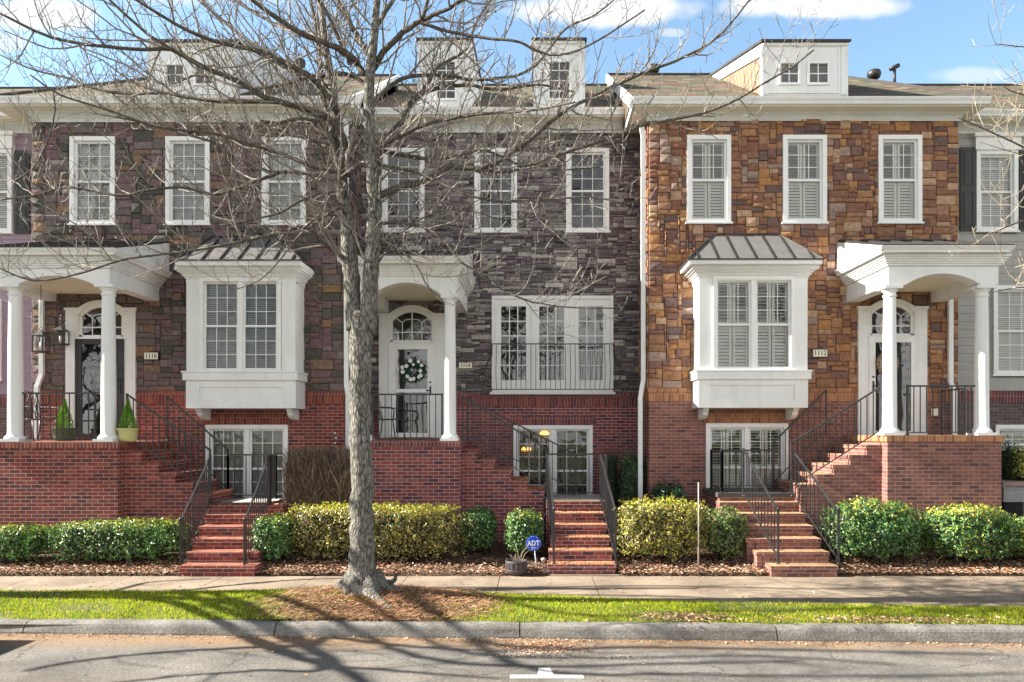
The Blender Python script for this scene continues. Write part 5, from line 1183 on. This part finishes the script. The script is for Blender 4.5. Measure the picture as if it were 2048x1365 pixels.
# tree just out of frame on the right, its twigs reach in
sm = Tree(); SX, SY = 9.6, 9.2
sm.limb([(SX, SY, -.05), (SX, SY, .5), (SX-.05, SY, 2), (SX, SY, 4.5), (SX+.1, SY, 7), (SX, SY, 9)], [.16, .12, .1, .085, .05, .02], n=12, dens=.5)
def tp2(l, d0, d1): return tp(l, d0, d1)
for l, d0, d1, r0 in (([(2560,560),(2330,420),(2180,350),(2060,300),(1990,268),(1915,235)], 9.2, 8.6, 3.2), ([(2560,450),(2300,250),(2130,170),(2048,190),(2005,172)], 9.2, 8.8, 3),
                      ([(2560,700),(2330,560),(2200,480),(2080,440),(2010,455),(1985,470)], 9.2, 8.4, 3), ([(2560,380),(2300,150),(2120,90),(2060,95),(1990,88)], 9.2, 8.7, 2.5),
                      ([(2560,800),(2330,640),(2160,600),(2060,575),(1985,585)], 9.2, 8.4, 2.5), ([(2560,640),(2300,480),(2160,420),(2090,330),(2010,300),(1960,285)], 9.2, 9.8, 2.4), ([(2560,500),(2380,340),(2200,290),(2100,230),(2040,215)], 9.2, 8.2, 2.4)):
    k = len(l); sm.limb(tp2(l, d0, d1), px_r([r0*(1-.75*i/(k-1)) for i in range(k)]), n=6, dens=1.1)
t2 = thing('street_tree', 'bare budding tree whose twigs reach in at the right edge', 'tree', (SX, SY, 0), 'street trees')
sm.trunk.build('trunk', [BARK, BARKU], t2); sm.tw.build('crown', plain('pale_twig_bark', (.30, .26, .20), .8, var=.3), t2)
# ------------------------------------------------------------------ shrubs
def leafmat(name, stops, rough=.35, trans=.15): return islands(name, stops, rough=rough, noise=.25, nscale=3, bump=0, spec=.5, trans=trans)
HOLLY = leafmat('holly_green', [(0, (.05, .13, .035)), (.25, (.10, .22, .05)), (.45, (.025, .07, .03)), (.6, (.17, .31, .07)), (.75, (.04, .10, .05)), (.9, (.24, .36, .12))])
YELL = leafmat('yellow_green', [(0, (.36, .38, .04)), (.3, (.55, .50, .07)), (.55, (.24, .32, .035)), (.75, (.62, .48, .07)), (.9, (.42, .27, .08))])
OLIVE = leafmat('olive_leaf', [(0, (.14, .15, .05)), (.2, (.26, .24, .08)), (.4, (.06, .08, .03)), (.6, (.36, .29, .12)), (.75, (.10, .11, .04)), (.88, (.22, .15, .08))])
DGREEN = leafmat('dark_green', [(0, (.015, .05, .022)), (.4, (.03, .08, .03)), (.7, (.02, .045, .025)), (.9, (.05, .11, .05))])
LIME = leafmat('bright_green', [(0, (.12, .30, .02)), (.4, (.20, .42, .03)), (.7, (.06, .20, .03)), (.9, (.26, .45, .05))])
CORE = plain('shrub_inner_twigs', (.035, .028, .018), .95, var=.5, scale=30)
def shrub(name, label, cat, cx, cy, z0, rx, ry, h, mats, dens=1750, ls=.024, pw=3.2, topy=.0, group='clipped shrubs in the front beds', seed=1, mix=.0, rag=.05):
    r = random.Random(seed); o = thing(name, label, cat, (cx, cy, z0), group)
    f = MB(); c = MB()
    def surf(d, k=1.0):
        m_ = (abs(d.x)**pw+abs(d.y)**pw+abs(d.z)**pw)**(-1/pw); u = math.atan2(d.y, d.x)
        q_ = Vector((d.x*rx, d.y*ry, d.z*h/2))*m_; bump = 1+.2*mnoise.noise(q_*4.5+Vector((seed*7.1, 0, 0)))+.22*mnoise.noise(q_*11+Vector((0, seed*3.3, 0)))
        return Vector((cx+rx*d.x*m_*k*bump, cy+ry*d.y*m_*k*bump, z0+h/2+h/2*d.z*m_*k*(1+(bump-1)*.8)))
    area = 2*(rx*2*h+ry*2*h)+4*rx*ry
    for i in range(int(area*dens)):
        ax = 2*rx*h; ay = 2*ry*h; az = 4*rx*ry*.55; q = r.random()*(ax+ay+az); a_, b_ = r.uniform(-1, 1), r.uniform(-1, 1)
        if q < ax: d = Vector((a_, -1 if r.random() < .8 else 1, b_))
        elif q < ax+ay: d = Vector((r.choice((-1, 1)), a_, b_))
        else: d = Vector((a_, b_, 1))
        k = 1-abs(r.gauss(0, .15))+r.gauss(0, .03); 
        if r.random() < .05: k = 1+r.random()*rag*1.6
        p = surf(d, k)
        if p.z < z0+.03 and r.random() < .8: continue
        low = (p.z-z0)/h
        if low < .28 and r.random() < .45: continue
        nrm = (p-Vector((cx, cy, z0+h*.4))); nrm = Vector((nrm.x/rx, nrm.y/ry, nrm.z/h)).normalized()
        nrm = (nrm+Vector((r.gauss(0, .6), r.gauss(0, .6), r.gauss(0, .6)+.25))).normalized()
        t = nrm.orthogonal().normalized(); t.rotate(Matrix.Rotation(r.uniform(0, 6.28), 3, nrm)); b = nrm.cross(t)
        s = ls*r.uniform(.7, 1.35); mi = 0
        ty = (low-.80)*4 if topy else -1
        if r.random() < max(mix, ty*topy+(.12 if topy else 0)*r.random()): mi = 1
        f.add([tuple(p-t*s), tuple(p+b*s*.5+nrm*s*.2), tuple(p+t*s), tuple(p-b*s*.5+nrm*s*.2)], [(0, 1, 2), (0, 2, 3)], mi)
    nu, nv = 18, 9
    vs = [tuple(surf(Vector((math.cos(2*math.pi*i/nu)*math.cos(-math.pi/2+math.pi*j/nv), math.sin(2*math.pi*i/nu)*math.cos(-math.pi/2+math.pi*j/nv), math.sin(-math.pi/2+math.pi*j/nv))), .78)) for i in range(nu) for j in range(nv+1)]
    c.add(vs, [(i*(nv+1)+j, ((i+1) % nu)*(nv+1)+j, ((i+1) % nu)*(nv+1)+j+1, i*(nv+1)+j+1) for i in range(nu) for j in range(nv)], 0, True)
    for i in range(int(10+rx*16)):
        x = cx+r.uniform(-.8, .8)*rx; y = cy+r.uniform(-.85, .3)*ry; c.tube([(x, y, z0-.08), (x+r.gauss(0, .05), y+r.gauss(0, .05), z0+h*.3)], .009, 4)
    f.build('foliage', mats, o); c.build('stems', CORE, o)
    return o
def shp(px0, px1, py0, D, h=None, **kw):
    x0, x1 = PX(px0, D), PX(px1, D); zt = PZ(py0, D-.2); z0 = bedz(D)+.03; return dict(cx=(x0+x1)/2, cy=D, z0=z0, rx=(x1-x0)/2*.94, h=(zt-z0))
shrub('clipped_hedge', 'low rounded green hedge at the left edge of the photo', 'hedge', **shp(-60, 104, 1056, 12.75), ry=.40, mats=[HOLLY, YELL], topy=.4, seed=3)
shrub('clipped_hedge', 'long flat-topped green hedge left of the left red brick steps', 'hedge', **shp(104, 384, 1045, 12.8), ry=.42, mats=[HOLLY, YELL], topy=.45, pw=4.2, seed=4)
shrub('clipped_shrub', 'small round green shrub just right of the left red brick steps', 'shrub', **shp(506, 592, 1034, 12.75), ry=.36, mats=[HOLLY, YELL], topy=.3, pw=2.8, seed=5)
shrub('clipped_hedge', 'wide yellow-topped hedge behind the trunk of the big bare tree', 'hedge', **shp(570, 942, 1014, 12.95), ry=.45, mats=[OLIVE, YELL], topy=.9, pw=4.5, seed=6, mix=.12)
shrub('clipped_shrub', 'dark green round shrub at the right end of the yellow-topped hedge', 'shrub', **shp(918, 994, 1016, 13.35), ry=.3, mats=[HOLLY, DGREEN], pw=2.8, seed=7, mix=.3)
shrub('clipped_shrub', 'round bright green shrub behind the blue yard sign', 'shrub', **shp(1010, 1088, 1023, 13.0), ry=.34, mats=[HOLLY, YELL], topy=.3, pw=2.7, seed=8)
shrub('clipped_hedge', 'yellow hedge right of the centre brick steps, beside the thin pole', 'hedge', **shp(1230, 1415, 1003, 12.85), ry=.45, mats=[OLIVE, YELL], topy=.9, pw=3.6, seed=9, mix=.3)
shrub('clipped_hedge', 'duller green shrub between the thin pole and the right steps', 'shrub', **shp(1398, 1492, 1020, 12.95), ry=.42, mats=[OLIVE, HOLLY], pw=3, seed=10, mix=.5)
shrub('clipped_shrub', 'large green shrub just right of the right steps', 'shrub', **shp(1650, 1838, 1006, 12.75), ry=.5, mats=[HOLLY, YELL], topy=.3, pw=2.8, seed=12)
shrub('clipped_shrub', 'large yellow-topped shrub below the right brick porch', 'shrub', **shp(1846, 2026, 1015, 12.7), ry=.5, mats=[HOLLY, YELL], topy=.7, pw=2.7, seed=13, mix=.1)
shrub('clipped_shrub', 'yellowish shrub cut by the right edge of the photo', 'shrub', **shp(2014, 2110, 1040, 12.7), ry=.45, mats=[HOLLY, YELL], topy=.5, pw=2.7, seed=14, mix=.3)
shrub('evergreen_shrub', 'narrow upright evergreen against the downspout of the centre house', 'shrub', **shp(1238, 1290, 900, 15.2), ry=.25, mats=[DGREEN, HOLLY], pw=4, seed=15, mix=.3, group=None, ls=.018)
shrub('evergreen_shrub', 'dark upright evergreen right behind the centre landing railing', 'shrub', **shp(1203, 1236, 898, 15.5), ry=.2, mats=[DGREEN, DGREEN], pw=4, seed=16, group=None, ls=.018)
shrub('evergreen_shrub', 'low dark shrub at the wall between centre and right house', 'shrub', **shp(1296, 1376, 966, 14.3), ry=.32, mats=[DGREEN, DGREEN], pw=2.6, seed=17, group=None)
shrub('evergreen_shrub', 'tall dark shrub at the corner right of the right brick porch', 'shrub', **shp(2003, 2028, 880, 14.6), ry=.3, mats=[DGREEN, DGREEN], pw=3.5, seed=18, group=None)
shrub('evergreen_shrub', 'loose yellow green plant in the planter at the right edge', 'shrub', cx=PX(2044, 14.3), cy=14.3, z0=1.35, rx=.22, ry=.25, h=.75, mats=[YELL, HOLLY], mix=.4, pw=2.2, seed=19, group=None, dens=700)
# bare twiggy shrub, fan shaped
b = MB(); rr = random.Random(23); bx, by = PX(640, 13.9), 13.9
ztop = PZ(893, 13.9)
def wisp(p, d, ln, r, lv):
    k = max(3, int(ln/.07)); pts = [p]; q = p.copy()
    for _ in range(k):
        d = (d+Vector((rr.gauss(0, .12), rr.gauss(0, .12), rr.gauss(.05, .09)))).normalized(); q = q+d*(ln/k)
        if q.z > ztop+rr.uniform(-.05, .03) or abs(q.x-bx) > .66 or abs(q.y-by) > .34: break
        pts.append(q)
        if lv < 3 and rr.random() < (.42 if lv == 0 else .3):
            wisp(q, (d+Vector((rr.gauss(0, .55), rr.gauss(0, .45), rr.gauss(.1, .3)))).normalized(), ln*rr.uniform(.25, .6), r*.65, lv+1)
    if len(pts) > 1: b.tube(pts, [max(.0022, r*(1-.6*i/len(pts))) for i in range(len(pts))], 3, 0, smooth=False, caps=False)
for i in range(520):
    a = rr.uniform(0, 6.28); q0 = rr.random()**.5; wisp(Vector((bx+.16*q0*math.cos(a), by+.12*q0*math.sin(a), .18)), Vector((.55*math.cos(a)*q0, .35*math.sin(a)*q0, 1)).normalized(), rr.uniform(1.15, 2.0), .008, 0)
t = thing('bare_shrub', 'leafless clipped shrub of grey brown twigs beside the left basement window', 'shrub', (bx, by, .2)); b.build('twigs', islands('shrub_twigs', [(0, (.10, .075, .06)), (.35, (.20, .14, .10)), (.6, (.06, .045, .04)), (.8, (.34, .25, .18))], bump=0), t)
# ------------------------------------------------------------------ small things
BLUE = plain('sign_blue', (.01, .06, .55), .4, var=.05); WSIGN = plain('sign_white', (.8, .8, .82), .4, var=.02)
D = 12.35; sx, sz = PX(1067, D), PZ(1087, D); zb = bedz(D)
t = thing('yard_sign', 'small blue octagonal security sign on a white stake reading ADT', 'sign', (sx, D, zb))
m = MB()
def ngon(cx, cz, r, n, y0, y1, mb, mi, ph=0): mb.prism([(cx+r*math.cos(2*math.pi*(i+.5)/n+ph), cz+r*math.sin(2*math.pi*(i+.5)/n+ph)) for i in range(n)], y0, y1, mi)
ngon(sx, sz, .135, 8, D, D+.012, m, 0); pl = m.build('sign_plate', BLUE, t)
m = MB(); 
for i in range(8):
    a0, a1 = 2*math.pi*(i+.5)/8, 2*math.pi*(i+1.5)/8
    m.tube([(sx+.122*math.cos(a0), D-.002, sz+.122*math.sin(a0)), (sx+.122*math.cos(a1), D-.002, sz+.122*math.sin(a1))], .0022, 4)
m.build('sign_border', plain('light_blue', (.2, .35, .8), .4), pl)
text_mesh('ADT', .125, sx, D-.004, sz-.005, pl, WSIGN, bold=True, sx=.82); 
m = MB(); m.box(sx-.05, sx+.05, D-.004, D-.001, sz-.075, sz-.068); m.box(sx-.035, sx+.035, D-.004, D-.001, sz-.092, sz-.087); m.build('sign_lines', WSIGN, pl)
m = MB(); m.tube([(sx+.01, D+.018, sz-.05), (sx+.06, D+.02, zb-.02)], .011, 8); m.build('stake', plain('stake_white', (.55, .6, .75), .5), t)
# barrel planter
BAR = plain('barrel_resin', (.055, .045, .05), .6, var=.3); D = 12.1; cx_, cz_ = PX(1033, D), .02
t = thing('barrel_planter', 'small dark half-barrel planter with dry stalks by the centre steps', 'planter', (cx_, D, 0))
m = MB(); m.lathe(cx_, D, [(.13, .01), (.155, .06), (.172, .14), (.18, .20), (.185, .21), (.185, .245), (.165, .245), (.16, .215), (.01, .215)], 28); pot = m.build('pot', BAR, t)
m = MB()
for i in range(16): a = 2*math.pi*i/16; m.tube([(cx_+.14*math.cos(a), D+.14*math.sin(a), .02), (cx_+.178*math.cos(a), D+.178*math.sin(a), .12), (cx_+.183*math.cos(a), D+.183*math.sin(a), .2)], .007, 4)
m.tube([(cx_+.168*math.cos(a), D+.168*math.sin(a), .09) for a in [i*math.pi/12 for i in range(25)]], .008, 4); m.build('hoop', plain('barrel_rib', (.12, .10, .105), .6), pot)
m = MB(); rs = random.Random(4)
for i in range(9):
    a = rs.uniform(0, 6.28); l = rs.uniform(.10, .34); x, y = cx_+rs.uniform(-.1, .1), D+rs.uniform(-.1, .1)
    m.tube([(x, y, .21), (x+.3*l*math.cos(a), y+.3*l*math.sin(a), .21+l*.6), (x+.75*l*math.cos(a), y+.6*l*math.sin(a), .21+l)], [.006, .005, .003], 5)
m.build('dry_stalks', plain('dry_stalk', (.22, .18, .14), .8), t)
# path light, marker pole
D = 12.3; x = PX(1087, D); t = thing('path_light', 'tiny solar path light beside the blue yard sign', 'lamp', (x, D, 0)); m = MB(); m.tube([(x, D, .03), (x, D, .2)], .008, 8); m.build('stem', IRON, t); m = MB(); m.lathe(x, D, [(.02, .17), (.035, .2), (.045, .22), (.05, .235), (.01, .255)], 14); m.build('lamp_head', plain('lamp_head', (.35, .34, .3), .4), t)
D = 11.98; x = PX(1397, D); t = thing('marker_pole', 'thin grey pole standing upright at the sidewalk edge before the yellow hedge', 'pole', (x, D, 0)); m = MB(); m.tube([(x, D, -.02), (x, D, PZ(1095, D))], .014, 8); m.build('lower_sleeve', plain('rusty_sleeve', (.16, .11, .09), .7), t); m = MB(); m.tube([(x, D, PZ(1100, D)), (x, D, PZ(965, D))], .009, 8); m.build('rod', plain('rod_grey', (.45, .44, .42), .5), t)
# planters on the left porch
def conifer(px, pyt, pyb, D, wpx, mat, name_lab, potpx, potm, group):
    zf = PZ(884, 13.3); x = PX(px, D); r0, r1 = PX(potpx[0], D), PX(potpx[1], D); rad = (r1-r0)/2; hp = PZ(potpx[2], D)-zf
    t = thing('potted_conifer', name_lab, 'potted plant', (x, D, zf), group)
    m = MB(); m.lathe(x, D, [(rad*.74, zf+.005), (rad*.8, zf+hp*.3), (rad*.88, zf+hp*.8), (rad*.93, zf+hp*.85), (rad, zf+hp*.9), (rad, zf+hp), (rad*.9, zf+hp), (rad*.86, zf+hp*.9), (.01, zf+hp*.9)], 28); m.build('pot', potm, t)
    m = MB(); rs = random.Random(px); H = PZ(pyt, D)-(zf+hp); R0 = wpx/2/F*D
    for i in range(4200):
        q = rs.random(); z = zf+hp*.9+q*H*1.03; rr_ = R0*(1-q)**.75*(.6+.4*math.sin(q*3.0+.8)); a = rs.uniform(0, 6.28); k = rs.random()**.4
        p = Vector((x+rr_*k*math.cos(a), D+rr_*k*math.sin(a), z)); d = Vector((math.cos(a)*.7, math.sin(a)*.7, 1+rs.gauss(0, .3))).normalized()*rs.uniform(.018, .035); s_ = d.cross(Vector((rs.gauss(0, 1), rs.gauss(0, 1), 0))).normalized()*.006
        m.add([tuple(p-s_), tuple(p+s_), tuple(p+d)], [(0, 1, 2)])
    m.build('foliage', mat, t)
conifer(129, 797, 855, 14.4, 36, LIME, 'cone-shaped green conifer in a dark green pot left of the dark door', (106, 152, 856), plain('green_pot', (.06, .11, .06), .5), 'potted conifers')
conifer(256, 797, 857, 13.55, 34, LIME, 'bright green conifer in a pale yellow pot right of the porch column', (234, 275, 857), plain('yellow_pot', (.52, .50, .22), .5), 'potted conifers')
# chairs
def chair(x, y, z, rot, label, sc_=1.0):
    t = thing('patio_chair', label, 'chair', (x, y, z), 'wrought iron porch chairs'); t.rotation_euler.z = R(rot)
    def P(parts, name, r=.011):
        m = MB()
        for p in parts: m.tube([(a*sc_, b_*sc_, c*sc_) for a, b_, c in p], r, 6)
        o = m.build(name, IRON, t); o.location = (0, 0, 0); return o
    seat = [[(-.24, -.22, .43), (.24, -.22, .43), (.23, .22, .42), (-.23, .22, .42), (-.24, -.22, .43)]]+[[(-.22+.055*i, -.22, .43), (-.22+.055*i, .22, .42)] for i in range(1, 8)]+[[(-.24, -.2+.06*i, .43), (.24, -.2+.06*i, .43)] for i in range(7)]
    P(seat, 'seat', .008)
    bk = [[(-.23, .22, .42), (-.25, .28, .75), (-.2, .33, .95), (0, .35, 1.0), (.2, .33, .95), (.25, .28, .75), (.23, .22, .42)]]
    for i in range(6): bk += [[(-.22+.07*i, .23, .45), (-.15+.07*i, .30, .75), (-.22+.07*i, .34, .94)], [(-.12+.07*i, .23, .45), (-.2+.07*i, .30, .75), (-.12+.07*i, .34, .94)]]
    P(bk, 'backrest', .008)
    for s in (-1, 1):
        P([[(s*.23, -.2, .43), (s*.25, -.24, .2), (s*.26, -.28, 0)]], 'leg', .013); P([[(s*.22, .22, .42), (s*.23, .25, .2), (s*.24, .32, 0)]], 'leg', .013)
        P([[(s*.25, .29, .68), (s*.28, .05, .67), (s*.28, -.2, .66), (s*.27, -.25, .6), (s*.25, -.22, .43)]], 'armrest', .013)
chair(PX(776, 14.9), 14.9, PZ(882, 13.94), 78, 'black iron chair on the centre porch beside the tree trunk', 1.0)
chair(PX(74, 14.2), 14.2, PZ(884, 13.3), 70, 'black iron chair on the left porch behind the railing', 1.0)
# lanterns hanging in the left porch
LG = glassmat('lantern_glass', .1)
def lantern(px, pyt, pyb, wpx, D, ztop, label):
    x = PX(px, D); z0, z1 = PZ(pyb, D), PZ(pyt, D); w_ = wpx/2/F*D; t = thing('hanging_lantern', label, 'lantern', (x, D, z0), 'porch lanterns')
    m = MB(); H = z1-z0; m.box(x-w_, x+w_, D-w_, D+w_, z0, z0+.03)
    for a in (-1, 1):
        for b_ in (-1, 1): m.box(x+a*w_*.92-.008, x+a*w_*.92+.008, D+b_*w_*.92-.008, D+b_*w_*.92+.008, z0+.03, z0+H*.72)
    m.box(x-w_, x+w_, D-w_, D+w_, z0+H*.72, z0+H*.75); m.build('lantern_frame', IRON, t)
    m = MB(); zt = z0+H*.75; m.add([(x-w_, D-w_, zt), (x+w_, D-w_, zt), (x+w_, D+w_, zt), (x-w_, D+w_, zt), (x, D, z1)], [(0, 1, 4), (1, 2, 4), (2, 3, 4), (3, 0, 4)]); m.tube([(x+.03*math.cos(a), D, z1+.02+.03*math.sin(a)) for a in [i*math.pi/6 for i in range(13)]], .005, 5); m.build('lantern_cap', IRON, t)
    m = MB(); m.tube([(x, D, z0+.03), (x, D, z0+H*.45)], .022, 10); m.build('candle', PLQ, t)
    m = MB(); q = w_*.88; m.quad((x-q, D-q, z0+.03), (x+q, D-q, z0+.03), (x+q, D-q, z0+H*.72), (x-q, D-q, z0+H*.72)); m.build('lantern_pane', LG, t)
    m = MB(); z = z1+.05; k = 0
    while z < ztop:
        dx = .008 if k % 2 else 0; dy = 0 if k % 2 else .008
        m.tube([(x-dx, D-dy, z), (x+dx, D+dy, z+.012), (x+dx, D+dy, z+.03), (x-dx, D-dy, z+.042), (x-dx, D-dy, z)], .003, 4); z += .034; k += 1
    m.build('chain', IRON, t)
lantern(82, 660, 706, 22, 13.9, PZ(572, 13.9)+.0, 'black lantern hanging lower on its chain, nearer the left column')
lantern(121, 652, 690, 22, 14.9, PZ(589, DL)-.02, 'black lantern hanging beside the left door surround')
# wreaths
def wreath(px, py, D, R_, mats, label, flowers):
    x, z = PX(px, D), PZ(py, D); t = thing('door_wreath', label, 'wreath', (x, D, z)); m = MB(); rs = random.Random(px)
    for i in range(2400 if not flowers else 1100):
        a = rs.uniform(0, 6.28); q = R_*(.72 if not flowers else .62)+rs.gauss(0, R_*.10 if not flowers else R_*.17); p = Vector((x+q*math.cos(a), D+rs.uniform(-.03, .03), z+q*math.sin(a)))
        n = Vector((rs.gauss(0, 1), -abs(rs.gauss(.3, 1)), rs.gauss(0, 1))).normalized(); t_ = n.orthogonal().normalized(); t_.rotate(Matrix.Rotation(rs.uniform(0, 6.28), 3, n)); b_ = n.cross(t_); s = .016 if not flowers else .028
        m.add([tuple(p-t_*s), tuple(p+b_*s*.5), tuple(p+t_*s), tuple(p-b_*s*.5)], [(0, 1, 2, 3)])
    m.build('greenery' if flowers else 'dried_flowers', mats[0], t)
    if flowers:
        for i in range(13):
            m = MB(); a = i*.485+rs.uniform(-.2, .2); q = R_*rs.uniform(.4, .85); cx_, cz_ = x+q*math.cos(a), z+q*math.sin(a); r_ = rs.uniform(.03, .045)
            for k in range(6): b_ = k*1.047; m.add([(cx_, D-.05, cz_), (cx_+r_*math.cos(b_-.5), D-.06, cz_+r_*math.sin(b_-.5)), (cx_+r_*1.2*math.cos(b_), D-.075, cz_+r_*1.2*math.sin(b_)), (cx_+r_*math.cos(b_+.5), D-.06, cz_+r_*math.sin(b_+.5))], [(0, 1, 2, 3)])
            m.build('white_flower', mats[1], t)
wreath(826, 741, DC-.14, .29, [leafmat('wreath_green', [(0, (.01, .16, .10)), (.4, (.02, .09, .05)), (.7, (.03, .05, .03))]), WSIGN], 'wreath of white flowers and green leaves on the white centre door', True)
wreath(1775, 727, DR-.14, .25, [islands('dried_tan', [(0, (.45, .36, .24)), (.4, (.58, .50, .36)), (.8, (.34, .26, .17))], noise=.2, bump=0)], 'tan dried-flower ring wreath on the right door', False)
# wind chime on the left house wall
x, D = PX(671, 14.8), 14.8; t = thing('wind_chime', 'small pale hanging chime on the brick wall above the bare shrub', 'wind chime', (x, D, PZ(905, D)))
m = MB(); m.tube([(x, D, PZ(862, D)), (x, D, PZ(905, D))], .004, 5); m.build('cord', IRON, t); m = MB()
for i, py in enumerate((866, 876, 886, 894, 901)): m.lathe(x+(.01 if i % 2 else -.01), D, [(.004, PZ(py, D)-.03), (.022, PZ(py, D)-.015), (.022, PZ(py, D)), (.004, PZ(py, D)+.015)], 8)
m.build('chime_beads', WSIGN, t)
# raised planter and meter box by the right neighbour
x0, x1 = PX(2003, 13.9), 13.0; t = thing('planter_wall', 'low brick planter wall with stone cap at the right edge', 'planter', (9.6, 13.9, 0)); m = MB(); m.box(x0, x1, 13.9, 15.86, -.05, 1.35, 0); m.box(x0, x1, 13.86, 15.86, 1.352, 1.43, 1); m.build('wall', [BR_N, plain('planter_cap', (.30, .22, .19), .8)], t)
m = MB(); x0, x1 = PX(2004, 13.6), PX(2046, 13.6); t = thing('utility_box', 'grey metal utility cabinet with dark opening beside the right porch', 'utility box', (x0, 13.6, 0)); m.box(x0, x1, 13.55, 13.84, PZ(1004, 13.6), PZ(978, 13.6)); m.box(x0-.02, x1+.02, 13.52, 13.85, PZ(978, 13.6), PZ(975, 13.6)); m.build('cabinet', plain('cabinet_grey', (.25, .26, .27), .5), t); m = MB(); m.box(x0+.04, x1, 13.6, 13.83, .1, PZ(1005, 13.6)); m.build('dark_opening_block', DARK, t)  # near-black block below the cabinet: shade of the opening put into the colour
# loose soft plant tops
# ------------------------------------------------------------------ a car parked left of the frame: its shadow falls into the corner
CARP = plain('car_paint', (.05, .06, .08), .25, .3, var=.02); TYRE = plain('tyre', (.02, .02, .02), .8)
cx0 = -11.6; cz = -.13; t = thing('parked_car', 'dark car parked just outside the left edge, its shadow in the corner', 'car', (cx0+2.2, 7.9, cz))
m = MB(); prof = [(0, .35), (.02, .75), (.5, .98), (.9, 1.05), (1.3, 1.42), (2.7, 1.45), (3.35, 1.02), (4.2, .88), (4.38, .7), (4.4, .35), (4.2, .22), (.2, .22)]
m.prism([(cx0+a, cz+b_) for a, b_ in prof], 7.05, 8.75); m.build('body', CARP, t)
for a in (.85, 3.55):
    for y in (7.0, 8.62):
        m = MB(); m.tube([(cx0+a, y, cz+.31), (cx0+a, y+.18, cz+.31)], .32, 20, smooth=False); wl = m.build('wheel', TYRE, t); m = MB(); m.tube([(cx0+a, y-.01, cz+.31), (cx0+a, y+.19, cz+.31)], .19, 16, smooth=False); m.build('rim', CARP, wl)
